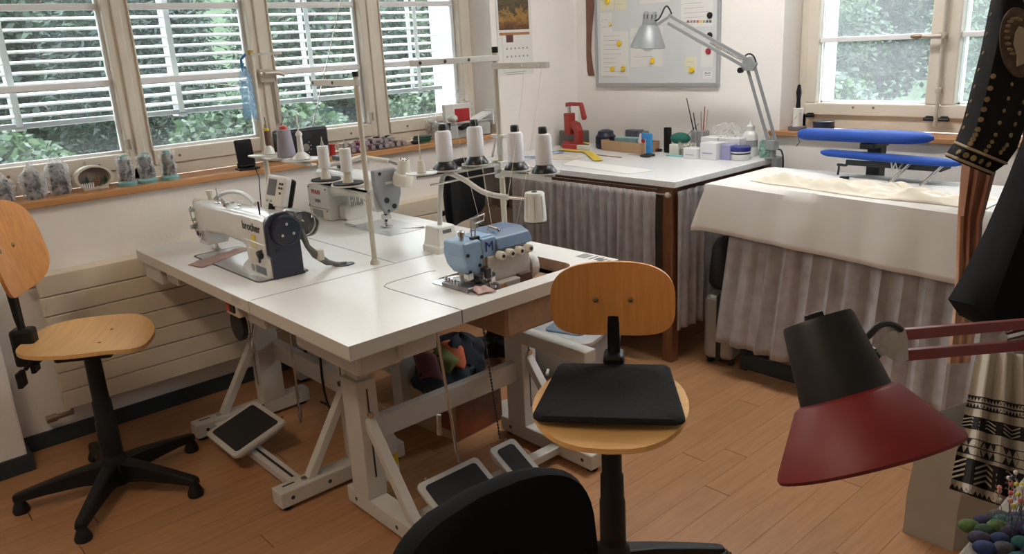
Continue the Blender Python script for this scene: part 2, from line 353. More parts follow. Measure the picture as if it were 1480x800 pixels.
LD = leafmat('leaf_dark', (.013, .026, .020)); LM = leafmat('leaf_mid', (.024, .048, .031)); LL = leafmat('leaf_light', (.05, .088, .054)); LB = leafmat('leaf_bluegreen', (.026, .05, .043)); LG = leafmat('leaf_pale', (.085, .122, .083))
LTW = mat('twig_brown', (.16, .13, .09), .9)
meshes = {'conifer': leafmesh('foliage', 34000, 1.2, 1.2, 2.1, .09, [LD, LB, LM], 1, 3), 'laurel': leafmesh('foliage', 20000, .95, .95, .85, .075, [LM, LL, LG], 0, 5),
          'shrub': leafmesh('foliage', 24000, 1.1, 1.1, 1.3, .07, [LM, LD, LL], 0, 9), 'birch': leafmesh('foliage', 18000, 1.3, 1.3, 1.6, .07, [LL, LG, LM], 0, 11)}
def plant(kind, loc, s, rz, label, h, grp):
    t = thing({'conifer': 'conifer_tree', 'laurel': 'laurel_bush', 'shrub': 'leafy_shrub', 'birch': 'young_tree'}[kind], label, 'bush' if kind in ('laurel', 'shrub') else 'tree', loc, rz, grp); t.scale = (s, s, s)
    o = link('foliage', meshes[kind], t); o['kind'] = 'stuff'; o.location = (0, 0, .25)
    b = MB(); rnd = random.Random(int(loc[1]*100)); b.tube([(0, 0, 0), (.03, .02, h*.5), (0, 0, h)], [.06, .045, .015], 7)
    for k in range(16):
        a = rnd.uniform(0, 6.28); z = rnd.uniform(.15, .9)*h; l = rnd.uniform(.6, 1.25)
        b.tube([(0, 0, z), (math.cos(a)*l*.5, math.sin(a)*l*.5, z+.1), (math.cos(a)*l, math.sin(a)*l, z+rnd.uniform(-.1, .3))], [.016, .01, .004], 5)
    b.obj('branches', LTW, t)
def rowp(L, grp):
    for (k, x, y, s, lb) in L: plant(k, (x, y, -.3), s, (x*7+y*3) % 6.28, lb, {'conifer': 4, 'laurel': 1.5, 'shrub': 2.4, 'birch': 3}[k], grp)
rowp([('laurel', -2.3, .65, .82, 'broad leaved bush low outside the leftmost ribbon pane'), ('laurel', -2.4, 2.75, .82, 'broad leaved bush low outside the second ribbon pane'), ('laurel', -2.6, 4.85, .82, 'broad leaved bush low outside the third ribbon pane'), ('laurel', -2.7, 6.95, .82, 'broad leaved bush low outside the fourth ribbon pane'),
      ('conifer', -4.6, .4, .95, 'blue-green conifer behind the leftmost low bush outside'), ('conifer', -4.7, 2.6, .95, 'dark conifer behind the second low bush outside'), ('shrub', -4.8, 4.95, 1.05, 'leafy green shrub behind the third low bush outside'), ('birch', -4.8, 8.1, .95, 'pale leafed young tree behind the fourth low bush outside'),
      ('conifer', -7.6, -.6, 1.2, 'tall conifer at the back beyond the leftmost pane'), ('shrub', -7.8, 2.6, 1.45, 'big shrub at the back beyond the second pane'), ('conifer', -7.8, 6.0, 1.2, 'tall conifer at the back beyond the third pane'), ('shrub', -7.8, 9.4, 1.4, 'big shrub at the back beyond the fourth pane')], 'plants outside the ribbon windows')
rowp([('laurel', .0, 6.6, .78, 'low light green bush outside left of the back window'), ('laurel', 1.75, 6.6, .8, 'low light green bush outside the back window'), ('birch', -1.7, 9.1, .9, 'pale leafed young tree outside left of the back window'), ('birch', 1.35, 9.1, .9, 'pale leafed young tree outside the back window'),
      ('shrub', -2.6, 12.6, 1.4, 'big shrub farther out, left of the back window'), ('shrub', .9, 12.8, 1.4, 'big shrub farther out beyond the back window')], 'plants outside the back window')
struct(MB().add([(-10.2, -14, -.35), (-10.2, 20, -.35), (-16, 20, 3.9), (-16, -14, 3.9), (-22, 20, 3.9), (-22, -14, 3.9)], [(0, 1, 2, 3), (3, 2, 4, 5)]).obj('hillside', SOIL))
struct(MB().add([(-10, 15, -.35), (10, 15, -.35), (10, 21, 3.6), (-10, 21, 3.6)], [(0, 1, 2, 3)]).obj('hillside_back', SOIL))
# ceiling lamps
DIFF = bpy.data.materials.new('lamp_diffuser'); DIFF.use_nodes = True
_b = DIFF.node_tree.nodes['Principled BSDF']; _b.inputs['Base Color'].default_value = (.9, .9, .88, 1); _b.inputs['Emission Color'].default_value = (1, .965, .92, 1); _b.inputs['Emission Strength'].default_value = LAMP_E
DIFW = DIFF.copy(); DIFW.name = 'dim_lamp_diffuser'; DIFW.node_tree.nodes['Principled BSDF'].inputs['Emission Strength'].default_value = LAMP_F; DIFW.node_tree.nodes['Principled BSDF'].inputs['Emission Color'].default_value = (1, .80, .58, 1)
for (x, y, lb) in ((1.75, 2.85, 'long ceiling lamp over the cutting table end of the room'), (2.0, -.30, 'long ceiling lamp over the chair end of the room')):
    t = thing('ceiling_lamp', lb, 'ceiling lamp', (x, y, ZC))
    MB().box((-.65, -.1, -.05), (.65, .1, 0)).obj('housing', WHITEP, t, bevel=.006)
    MB().box((-.63, -.085, -.12), (.63, .085, -.05)).obj('diffuser', DIFF if y > 0 else DIFW, t, bevel=.01)
# ================================================================ radiator
RADM = mat('radiator_beige', (.78, .68, .54), .4, var=.03, vscale=6)
t = thing('panel_radiator', 'beige flat radiator with horizontal panels under the ribbon windows', 'radiator', (XW, 1.7, .165))
MB().box((.035, -1.10, .0), (.06, 1.05, .555)).obj('core', RADM, t)
for k in range(7): MB().box((.06, -1.12, .002+.0805*k), (.092, 1.07, .002+.0805*k+.0775)).obj('panel', RADM, t, bevel=.004)
MB().box((.0, -1.12, .56), (.092, 1.07, .567)).obj('top_cover', RADM, t, bevel=.002)
for y in (-.8, .8): MB().box((0, y-.02, .1), (.04, y+.02, .5)).obj('bracket', RADM, t)
MB().cyl((.05, -1.12, .53), (.05, -1.16, .53), .011, n=10).obj('vent_plug', CHROME, t, smooth=True)
MB().tube([(.05, -1.09, .005), (.05, -1.09, -.03), (.05, -1.17, -.03)], .011, 10).cyl((.05, -1.15, -.03), (.05, -1.19, -.03), .016, n=10).obj('valve', mat('valve_brass', (.35, .28, .2), .35, metal=.8), t, smooth=True)

# ================================================================ sewing tables
CHIP = mat('chipboard_brown', (.36, .22, .13), .7, var=.15, vscale=40)
RUB = mat('black_rubber', (.014, .014, .015), .75, bump=.3, bscale=900)
def leg_frame(t, x, y0, y1, yp, w=.07, wide=.10):
    # one leg frame across local y at local x; post at yp
    g = MB().box((x-w/2, y0, .015), (x+w/2, y1, .075)).obj('foot', STEELW, t, bevel=.005)
    for y in (y0+.03, y1-.03): MB().cyl((x, y, 0), (x, y, .016), .022, n=12).obj('levelling_pad', BLACKP, g)
    for sx in (-1, 1):
        for y in (y0+.045, y0+.19, y1-.06): MB().cyl((x+sx*(w/2-.001), y, .045), (x+sx*(w/2+.0008), y, .045), .0075, n=10).obj('bolt_hole', DKMETAL, g)
    MB().box((x-.012, y0+.03, .0745), (x-.004, y0+.075, .0757)).obj('slot', DKMETAL, g)
    MB().cyl((x, y0+.11, .075), (x, y0+.11, .081), .012, n=8).obj('bolt', CHROME, g)
    MB().box((x-.037, yp-wide/2, .075), (x+.037, yp+wide/2, .50)).obj('post', STEELW, t, bevel=.004)
    MB().box((x-.022, yp-wide/2+.014, .50), (x+.022, yp+wide/2-.014, .69)).obj('post_extension', STEELW, t, bevel=.003)
    MB().box((x-.003, yp-wide/2-.0008, .15), (x+.003, yp-wide/2, .47)).obj('post_slot', DKMETAL, t)
    MB().cyl((x, yp-wide/2-.012, .38), (x, yp-wide/2, .38), .011, n=8).obj('bolt', CHROME, t)
    MB().beam((x, y0+.13, .07), (x, yp-wide/2+.01, .36), .035, .03).obj('brace', STEELW, t, bevel=.003)
    MB().box((x-.065, y0+.02, .675), (x+.065, y1-.01, .735)).obj('top_bracket', STEELW, t, bevel=.01)
def pedal(t, c, sx, sy, tilt, name='pedal'):
    M = Matrix.Translation(c) @ Matrix.Rotation(tilt, 4, 'X')
    b = MB(); rings = []
    for k, z in ((1.0, .012), (1.0, 0), (.8, -.028)): rings.append([M @ Vector((px*k, py*k, z)) for px, py in rrect(-sx/2, -sy/2, sx/2, sy/2, .018)])
    p = b.loft(rings).obj(name, STEELW, t, bevel=.002)
    MB().prism(rrect(-sx/2+.022, -sy/2+.02, sx/2-.022, sy/2-.02, .014), .0115, .0145, M).obj('rubber_pad', RUB, p)
    for q in (-1, 1): MB().cyl(M @ Vector((q*sx*.3, sy/2, .0)), M @ Vector((q*sx*.3, sy/2+.012, .0)), .005, n=8).obj('pin', CHROME, p)
    return M
def table(label, loc, rz, L, D, feet, yp, cross_y, beam_z=.30, hole=None, foot_y=(-.265, .25)):
    t = thing('sewing_table', label, 'table', loc, rz, 'white industrial sewing tables')
    z0, z1 = .738, .78
    x0, x1, y0, y1 = -L/2, L/2, -D/2, D/2
    if not hole: b = MB(); b.m(1).box((x0, y0, z0), (x1, y1, z1-.002)).m(0).box((x0, y0, z1-.002), (x1, y1, z1)); b.obj('tabletop', [TOPW, EDGEW], t, bevel=.0015)
    else:
        hx0, hx1, hy0, hy1 = hole; b = MB()
        out = rrect(hx0, hy0, hx1, hy1, .05, 6); n = len(out)
        # ring of quads between hole outline and outer rectangle
        def outer(px, py):
            cx, cy = (hx0+hx1)/2, (hy0+hy1)/2; dx, dy = px-cx, py-cy
            k = min([((x1 if dx > 0 else x0)-cx)/dx if abs(dx) > 1e-6 else 1e9, ((y1 if dy > 0 else y0)-cy)/dy if abs(dy) > 1e-6 else 1e9]); return (cx+dx*k, cy+dy*k)
        cor = [(x1, y1), (x0, y1), (x0, y0), (x1, y0)]
        pts = []
        for i, (px, py) in enumerate(out): pts.append(((px, py), outer(px, py)))
        vs = []; 
        for (a, c) in pts: vs += [(a[0], a[1], z1), (c[0], c[1], z1), (a[0], a[1], z0), (c[0], c[1], z0)]
        top = []; sides = []
        for i in range(n):
            j = (i+1) % n; top.append((4*i, 4*i+1, 4*j+1, 4*j)); sides += [(4*i+2, 4*j+2, 4*j+3, 4*i+3), (4*i, 4*j, 4*j+2, 4*i+2)]
        k0 = len(vs)
        b.m(0).add(vs, top)
        # fill the four corner triangles
        for q, c in enumerate(cor):
            i = q*7; a = pts[i][1]; 
            best = [p[1] for p in pts]
            e1 = min([p for p in best if abs(p[0]-c[0]) < 1e-5], key=lambda p: abs(p[1]-c[1])); e2 = min([p for p in best if abs(p[1]-c[1]) < 1e-5], key=lambda p: abs(p[0]-c[0]))
            b.add([(e1[0], e1[1], z1), (e2[0], e2[1], z1), (c[0], c[1], z1)], [(0, 1, 2)])
        b.m(2).add(vs, sides)
        b.m(1); oc = [(x0, y0), (x1, y0), (x1, y1), (x0, y1)]
        b.add([(x, y, z) for x, y in oc for z in (z0, z1)], [(2*i, 2*((i+1) % 4), 2*((i+1) % 4)+1, 2*i+1) for i in range(4)])
        b.obj('tabletop', [TOPW, EDGEW, CHIP], t)
    u = MB().box((x0+.004, y0+.004, z0-.001), (x1-.004, y1-.004, z0)) if not hole else MB().box((x0+.004, y0+.004, z0-.001), (hole[0]-.01, y1-.004, z0))
    u.obj('underside', CHIP, t)
    for x in feet: leg_frame(t, x, foot_y[0], foot_y[1], yp)
    MB().box((feet[0], cross_y-.018, beam_z-.04), (feet[1], cross_y+.018, beam_z+.04)).obj('crossbeam', STEELW, t, bevel=.004)
    return t
TA = table('white sewing table carrying the white machine with a dark blue end panel', (.7185, 1.2255, 0), 0, 1.077, .559, (-.262, .49), .085, .125)
TC = table('white sewing table carrying the machine with a grey face plate', (.7185, 1.765, 0), PI, 1.077, .52, (-.262, .49), .085, .13, foot_y=(-.24, .22))
TB = table('white sewing table with a cut-out holding the pale blue overlock machine', (1.5595, 1.485, 0), PI/2, 1.074, .605, (-.295, .42), .105, .105, hole=(-.03, .395, -.235, .02), foot_y=(-.29, .205))
# table A fittings: treadle bar and pedal, pitman rod, knee pad, switch box
MB().box((-.262, -.19, .03), (.49, -.14, .06)).obj('treadle_bar', STEELW, TA, bevel=.003)
MB().box((.05, -.170, .0602), (.42, -.160, .0612)).obj('slot', DKMETAL, TA)
pedal(TA, (.02, -.155, .105), .28, .23, .30)
MB().cyl((.14, .02, .11), (.10, .05, .74), .005, n=8).cyl((.139, .022, .13), (.136, .026, .18), .009, n=8).obj('pitman_rod', CHROME, TA, smooth=True)
k = MB().prism([(x, y) for x, y in superell(.052, .055, 22, 2)], 0, .022, frameM((.30, -.215, .63), (1, 0, 0), (0, 0, 1))).obj('knee_pad', RUB, TA, bevel=.004)
MB().tube([(.30, -.21, .60), (.31, -.20, .54), (.30, -.15, .70), (.30, -.1, .738)], .005, 8).obj('lever', CHROME, k)
sw = MB().box((.30, -.262, .685), (.40, -.20, .737)).obj('switch_box', CREAMP, TA, bevel=.005)
MB().box((.315, -.268, .70), (.345, -.262, .725)).obj('red_button', mat('signal_red', (.45, .03, .02), .4), sw); MB().box((.35, -.268, .70), (.38, -.262, .725)).obj('black_button', BLACKP, sw)
MB().tube([(.27, -.23, .737), (.268, -.235, .70), (.262, -.22, .68), (.255, -.19, .70), (.26, -.18, .737)], .006, 8).obj('cable', BLACKP, TA)
MB().box((-.53, -.26, .66), (-.34, -.05, .738)).obj('knee_shelf', STEELW, TA, bevel=.004)
MB().box((.405, -.2797, .752), (.475, -.2790, .775)).obj('maker_sticker', mat('silver_label', (.5, .48, .47), .4), TA)
MB().box((.42, -.06, .60), (.50, .10, .70)).obj('control_box', STEELW, TA, bevel=.006)
# table B fittings
MB().box((-.295, -.135, .03), (.42, -.09, .06)).obj('treadle_bar', STEELW, TB, bevel=.003)
pedal(TB, (-.095, -.145, .085), .26, .185, .50); pedal(TB, (.155, -.140, .085), .12, .185, .50)
MB().cyl((-.04, -.065, .125), (-.06, -.02, .70), .005, n=8).cyl((-.09, -.037, .26), (-.085, -.034, .33), .009, n=8).obj('pitman_rod', CHROME, TB, smooth=True)
for q in range(42):
    zz = .155+q*.0125; MB().lathe([(.001, -.0), (.0035, .003), (.0035, .009), (.001, .012)], 8, Matrix.Translation((.155-.0007*q, -.06+.0007*q, zz))).obj('chain_link', DKMETAL, TB)
MB().box((.02, -.29, .635), (.45, .10, .735)).obj('under_tray', CHIP, TB, bevel=.01)
MB().box((-.49, -.25, .66), (-.34, .11, .737)).obj('side_tray', STEELW, TB, bevel=.012)
MB().box((.385, -.27, .42), (.445, .06, .47)).obj('support_arm', STEELW, TB, bevel=.004)
MB().tube([(-.12, -.10, .70), (-.06, -.12, .685), (.02, -.11, .68), (.09, -.09, .70)], .006, 8).obj('release_lever', CHROME, TB, smooth=True)
MB().box((-.16, -.3032, .7385), (-.158, -.3025, .779)).obj('edge_joint', DKMETAL, TB); MB().box((.47, -.3032, .7385), (.472, -.3025, .779)).obj('edge_joint', DKMETAL, TB)
GRV = mat('joint_line', (.08, .075, .07), .7)
ln = [(-.159, -.3025), (-.175, .05), (-.172, .085), (-.15, .105), (-.11, .11), (.03, .112), (.05, .10)]
MB().tube([(x, y, .7802) for x, y in ln], .0010, 6).obj('insert_joint', GRV, TB)
MB().box((-.53, .3005, .779), (.53, .3035, .7803)).obj('table_joint', GRV, TB)
MB().box((-.53, .2778, .779), (.53, .2806, .7803)).obj('table_joint', GRV, TA)
st = MB().box((.475, -.20, .7801), (.525, -.155, .7806)).obj('data_sticker', mat('grey_label', (.3, .3, .3), .6), TB)
for q in range(6): MB().box((.478+.006*(q % 2), -.262+.02*(q % 3)-.03*(q > 2), .7801), (.478+.03+.008*(q % 3), -.254+.02*(q % 3)-.03*(q > 2), .7805)).obj('print_mark', mat('print_dark', (.12, .12, .13), .6), TB)
pedal(TC, (.02, -.10, .105), .28, .22, .30)

# ================================================================ chairs
def star_base(t, r=.33, a0=0, casters=False, mat_=BLACKP, hub=.045, n=5, flat=False):
    for k in range(n):
        a = a0+2*PI*k/n; d = Vector((math.cos(a), math.sin(a), 0)); s_ = Vector((-d.y, d.x, 0)); rings = []
        for q, hw, z0, z1 in ((.03, .035, .045, .125), (.12, .028, .055, .115), (.24, .024, .052, .092), (r, .021, .045, .075), (r+.018, .015, .047, .070)):
            c = d*q; rings.append([c-s_*hw+Vector((0, 0, z0)), c+s_*hw+Vector((0, 0, z0)), c+s_*hw*.75+Vector((0, 0, z1)), c-s_*hw*.75+Vector((0, 0, z1))])
        arm = MB().loft(rings).obj('base_arm', mat_, t, bevel=.006)
        c = d*r
        if casters:
            M = Matrix.Translation(c) @ Matrix.Rotation(a+.8+k*1.1, 4, 'Z')
            for sy in (-1, 1): MB().cyl(M @ Vector((.012, sy*.008, .026)), M @ Vector((.012, sy*.028, .026)), .026, n=16).obj('caster_wheel', BLACKP, arm, smooth=True)
            MB().cbox((0, 0, .05), (.04, .05, .024), M).obj('caster_hood', BLACKP, arm, bevel=.008)
        else: MB().lathe([(.027, 0), (.029, .012), (.022, .03), (.014, .05)], 16, Matrix.Translation(c)).obj('glide', BLACKP, arm, smooth=True)
    MB().lathe([(.05, .035), (.055, .07), (.05, .12), (.036, .15)], 20).obj('hub', mat_, t, smooth=True)
def wood_chair(label, loc, rz, seat_z, casters, a0, sw=.21, sd=.205, back=(.235, .36, .13, .22), tilt=.12, holes=True, levers=True):
    t = thing('swivel_chair', label, 'chair', loc, rz, None)
    star_base(t, .32, a0, casters)
    MB().lathe([(.037, .12), (.036, .28), (.033, .285), (.032, .36), (.028, .365), (.027, seat_z-.06)], 20).obj('column', BLACKP, t, smooth=True)
    MB().box((-.07, -.09, seat_z-.06), (.07, .10, seat_z-.022)).obj('mechanism', BLACKP, t, bevel=.01)
    out = superell(1, 1, 40, 2.9)
    def top(x, y):
        r2 = x*x+y*y
        return .016*x*x - .028*max(0, -y-.45)**2*3 + .012*max(0, y)**2
    rings = []
    for k in (0.001, .35, .65, .85, .97, 1.0): rings.append([Vector((x*k*sw*(1-.10*max(0, y*k)), y*k*sd, seat_z+top(x*k, y*k))) for x, y in out])
    for k in (1.0, .97, .6, .001): rings.append([Vector((x*k*sw*(1-.10*max(0, y*k)), y*k*sd, seat_z-.014+top(x*k, y*k))) for x, y in out])
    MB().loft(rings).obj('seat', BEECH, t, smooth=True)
    for x, y in ((-.07, -.06), (.07, -.06), (-.07, .09), (.07, .09)): MB().lathe([(.006, 0), (.005, .003)], 10, Matrix.Translation((x, y, seat_z+.001))).obj('screw', mat('wood_plug', (.25, .14, .06), .5), t)
    # back bar and backrest
    by, bz, bh, bw = back[0], back[1], back[2], back[3]
    MB().tube([(0, .06, seat_z-.045), (0, by-.02, seat_z-.045), (0, by+.03, seat_z-.01), (0, by+.045, seat_z+.10), (0, by+.055, seat_z+bz)], .012, 8).box((-.018, by+.032, seat_z-.03), (.018, by+.045, seat_z+bz-.05)).obj('back_bar', BLACKP, t, bevel=.003)
    MB().box((-.03, by+.0, seat_z-.075), (.03, by+.075, seat_z+.06)).obj('back_bracket', BLACKP, t, bevel=.012)
    out = superell(bw-.02, bh, 44, 3.2); rings = []
    def bk(x, z, off):
        yy = by+.03+off - .055*(x/bw)**2*1.0 + .0*z; zz = seat_z+bz+z
        return Vector((x*1.0, yy+tilt*z, zz))
    for k in (.001, .4, .75, .95, 1): rings.append([bk(x*k, z*k, 0) for x, z in out])
    for k in (1, .95, .5, .001): rings.append([bk(x*k, z*k, .012) for x, z in out])
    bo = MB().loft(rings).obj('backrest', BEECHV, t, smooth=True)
    for x in (-.05, .05):
        p = bk(x, 0, 0); MB().lathe([(.009, 0), (.008, .004), (.003, .006)], 12, frameM(p, (1, 0, 0), (0, 0, 1)) ).obj('screw', mat('brass_screw', (.4, .3, .15), .3, metal=.9), bo, smooth=True)
    if levers:
        for x, y0_ in ((-.05, .16), (.05, .17)):
            MB().tube([(x, y0_, seat_z-.03), (x*1.3, y0_+.035, seat_z-.07)], .008, 8).cbox((x*1.4, y0_+.05, seat_z-.10), (.05, .016, .055), None).obj('lever', BLACKP, t, bevel=.006)
    return t
c1 = wood_chair('beech plywood swivel chair by the wall, on fixed glides', (.63, .61, 0), 2.58, .60, False, .55, back=(.165, .345, .155, .21), tilt=.20)
c2 = wood_chair('beech plywood swivel chair on casters, with a black seat pad', (2.305, 1.465, 0), .669, .572, True, .35, sw=.205, sd=.20, back=(.19, .225, .112, .195), tilt=-.05, levers=False)
PADM = mat('black_wool', (.018, .018, .02), .95, var=.25, vscale=120, bump=.6, bscale=600, spec=.2)
c, s_ = math.cos(.669), math.sin(.669)
pd = thing('seat_pad', 'black felt square pad lying on the plywood seat', 'cushion', (2.305, 1.465, .578), .669)
out = [(x+.0*y, y) for x, y in rrect(-.178, -.16, .178, .195, .025)]
rg = []
for k, z in ((.001, .024), (.8, .024), (.96, .022), (1, .014), (1, .008), (.95, .006), (.001, .008)): rg.append([Vector((x*k*(1-.12*(y*k+.0)/.2*.9), y*k+.008, z+.012*(x*k/.19)**2-.018*max(0, -y*k-.10)**2*30)) for x, y in out])
MB().loft(rg).obj('pad', PADM, pd, smooth=True)
MB().box((-.187, .10, .03), (-.180, .135, .036)).obj('care_tag', mat('white_tag', (.6, .6, .6), .6), pd)
# dark upholstered chairs
CUSH = mat('charcoal_upholstery', (.006, .006, .0065), .9, bump=.5, bscale=700, spec=.2)
def dark_chair(label, loc, rz, seat_z, bz, bw, bh, by, casters, a0, thick=.05, steel=False):
    t = thing('office_chair', label, 'chair', loc, rz)
    star_base(t, .30, a0, casters)
    MB().lathe([(.03, .12), (.028, .3), (.022, .3), (.022, seat_z-.08)], 18).obj('column', BLACKP, t, smooth=True)
    MB().box((-.08, -.1, seat_z-.10), (.08, .12, seat_z-.06)).obj('mechanism', BLACKP, t, bevel=.01)
    out = superell(.215, .205, 36, 3.2); rg = [[Vector((x*k, y*k, seat_z-.06+z)) for x, y in out] for k, z in ((.001, 0), (.9, 0), (1, .015), (1, .04), (.93, .058), (.6, .062), (.001, .06))]
    MB().loft(rg).obj('seat', CUSH, t, smooth=True)
    out = superell(bw, bh, 44, 4.2)
    def f(x, z, o): return Vector((x*(1-.05*max(0, z/bh)), by+o-.05*(x/bw)**2+.03*z, bz+z))
    rg = [[f(x*k, z*k, o) for x, z in out] for k, o in ((.001, 0), (.85, .0), (.97, .008), (1, thick*.5), (.97, thick-.008), (.85, thick), (.001, thick))]
    MB().loft(rg).obj('backrest', CUSH, t, smooth=True)
    MB().tube([(0, .1, seat_z-.08), (0, by+.03, seat_z-.08), (0, by+thick+.01, seat_z), (0, by+thick, bz)], .016, 10).obj('back_bar', BLACKP, t, smooth=True)
    MB().cyl((-.03, by+thick+.01, bz-.09), (-.10, by+thick+.01, bz-.09), .012, n=10).obj('adjuster_knob', BLACKP, t, smooth=True)
    return t
dark_chair('charcoal upholstered chair beyond the table with the grey-faced machine', (.76, 2.35, 0), 2.02, .48, .855, .19, .15, .12, False, .45)
dark_chair('charcoal upholstered chair with a rounded back, beside the pedals', (2.995, .63, 0), PI/2, .48, .712, .205, .165, .20, True, .3)
# ================================================================ cutting table
ZT = .887
t = thing('cutting_table', 'white topped cutting table with brown wooden legs in the corner', 'table', (XW, 2.865, 0))
WT = mat('white_melamine', (.78, .79, .80), .25, var=.03, vscale=30); LX = 1.44
MB().box((.004, 0, ZT-.028), (LX, .90, ZT)).obj('tabletop', WT, t, bevel=.002)
MB().box((.36, .04, ZT-.085), (LX-.04, .06, ZT-.036)).box((LX-.06, .04, ZT-.085), (LX-.04, .85, ZT-.036)).box((.03, .03, ZT-.036), (LX-.035, .85, ZT-.028)).obj('apron', BROWNW, t)
for x, y in ((LX-.09, .03), (LX-.09, .80), (.36, .03), (.36, .80)): MB().box((x, y, 0), (x+.055, y+.055, ZT-.036)).obj('leg', BROWNW, t, bevel=.003)
MB().cyl((.35, .012, ZT-.065), (LX-.05, .012, ZT-.065), .006, n=10).obj('curtain_rod', CHROME, t)
MB().lathe([(.012, 0), (.014, .01), (.008, .022)], 12, frameM((LX-.055, .012, ZT-.065), (0, 1, 0), (0, 0, 1))).obj('rod_knob', CREAMP, t, smooth=True)
MB().cyl((LX-.02, .05, ZT-.06), (LX-.02, .85, ZT-.06), .005, n=8).obj('side_rod', CHROME, t)
MB().box((.4, .03, ZT-.049), (LX-.12, .0395, ZT-.046)).obj('drawer_rail', CHROME, t)
FAB = mat('grey_marbled_fabric', (.42, .39, .40), .7, var=.35, vscale=18, col2=(.31, .285, .285), bump=.4, bscale=400)
def curtain(name, label, p0, p1, ztop, zbot, waves, amp, flare=0, dz=0, seed=0, nrm=None, nv=22, matl=FAB, gather=True):
    p0 = Vector(p0); p1 = Vector(p1); d = (p1-p0); L = d.length; d.normalize(); n = Vector((d.y, -d.x, 0)) if nrm is None else Vector(nrm)
    rnd = random.Random(seed); ph = [rnd.uniform(-.8, .8) for _ in range(int(waves)+3)]; am = [rnd.uniform(.6, 1.3) for _ in range(int(waves)+3)]
    nu = int(waves*8)
    def fn(u, v):
        k = u*waves; i = int(k); f = k-i; a = am[i]*(1-f)+am[i+1]*f; p = ph[i]*(1-f)+ph[i+1]*f
        amp_v = amp*(.45+.55*min(1, v*2.2))*a
        o = math.sin(2*PI*k+p*1.3)*amp_v + .3*amp_v*math.sin(4.7*PI*k+p) + flare*v
        if gather and v < .06: o += .004*math.sin(2*PI*k*3.1)
        z = ztop+(zbot+dz*u-ztop)*v
        q = p0+d*(u*L+flare*.6*v*(u-.5))+n*o
        return (q.x, q.y, z)
    o = MB().grid(fn, nu, nv).obj(name, matl, None, smooth=True, solid=.0015)
    return tag(o, label, 'curtain')
curtain('curtain', 'grey marbled curtain hanging along the front of the cutting table', (.40, 2.855, 0), (XW+LX-.10, 2.855, 0), ZT-.055, .20, 17, .012, .015, seed=2)
curtain('curtain', 'dark grey curtain hanging on the side of the cutting table by the suitcase', (XW+LX-.012, 2.905, 0), (XW+LX-.012, 3.70, 0), ZT-.05, .17, 13, .012, .0, seed=5, nrm=(1, 0, 0))

# ================================================================ ironing table
ZI = .87; IX0, IX1, IY0, IY1 = 1.575, 2.78, 2.99, 3.47
t = thing('ironing_table', 'ironing table on a dark base frame under a white cloth', 'table', ((IX0+IX1)/2, (IY0+IY1)/2, 0))
hx, hy = (IX1-IX0)/2, (IY1-IY0)/2; DB = mat('dark_blue_steel', (.02, .03, .036), .5)
MB().box((-hx+.01, -hy+.01, ZI-.05), (hx-.01, hy-.01, ZI-.004)).obj('board', mat('board_grey', (.4, .4, .4), .8), t, bevel=.006)
for sx in (-1, 1):
    for sy in (-1, 1): MB().box((sx*(hx-.16)-.02, sy*(hy-.07)-.02, .0), (sx*(hx-.16)+.02, sy*(hy-.07)+.02, ZI-.05)).obj('leg', DB, t, bevel=.003)
MB().box((-hx+.17, -hy+.04, .012), (hx-.17, -hy+.06, .085)).box((-hx+.17, hy-.06, .012), (hx-.17, hy-.04, .085)).box((-hx+.17, -hy+.05, .012), (-hx+.19, hy-.05, .085)).obj('base_frame', DB, t, bevel=.003)
# draped white cloth
CLOTH = mat('white_cotton_cloth', (.74, .72, .69), .85, var=.03, vscale=10, bump=.25, bscale=600)
def drape():
    nx, ny = 60, 34; X0, X1, Y1 = IX0-.05, IX1+.10, IY1+.03; b = MB(); r = .012
    def fn(u, v):
        x = X0+(X1-X0)*u; Y0 = IY0-.215-.07*u; y = Y0+(Y1-Y0)*v; z = ZI+.004
        dx = max(0, IX0-x); dy = max(0, IY0-y); dxr = max(0, x-IX1)
        px, py = x, y
        if dy > 0 or dx > 0 or dxr > 0:
            d = math.hypot(max(dx, dxr), dy)
            px = max(IX0, min(IX1, x)); py = max(IY0, y)
            drop = d
            ox = (-.018-.10*dx if dx > 0 else 0)+(.012 if dxr > 0 else 0); oy = -.012-.05*dy if dy > 0 else 0
            w_ = .010*math.sin(9*x+2)*min(1, dy*6)+.006*math.sin(23*x)*min(1, dy*6)
            px += ox; py += oy-abs(w_)*.8-.03*min(1, dx*20)*min(1, dy*5); z = ZI+.004-drop*(.98)-.0
            px -= .045*min(1, dx*20)*min(1, dy*5)
        return (px, py, z)
    return b.grid(fn, nx, ny)
# finer hem drop: the long side hangs about 0.2 m
tag(drape().obj('tablecloth', CLOTH, None, smooth=True, solid=.002, off=1), 'white cloth draped over the ironing table, hem pinked', 'cloth')
curtain('curtain', 'grey marbled skirt hanging below the white cloth of the ironing table', (IX0+.10, IY0+.03, 0), (IX1+.1, IY0+.03, 0), ZI-.06, .16, 13, .016, .09, dz=-.05, seed=8)
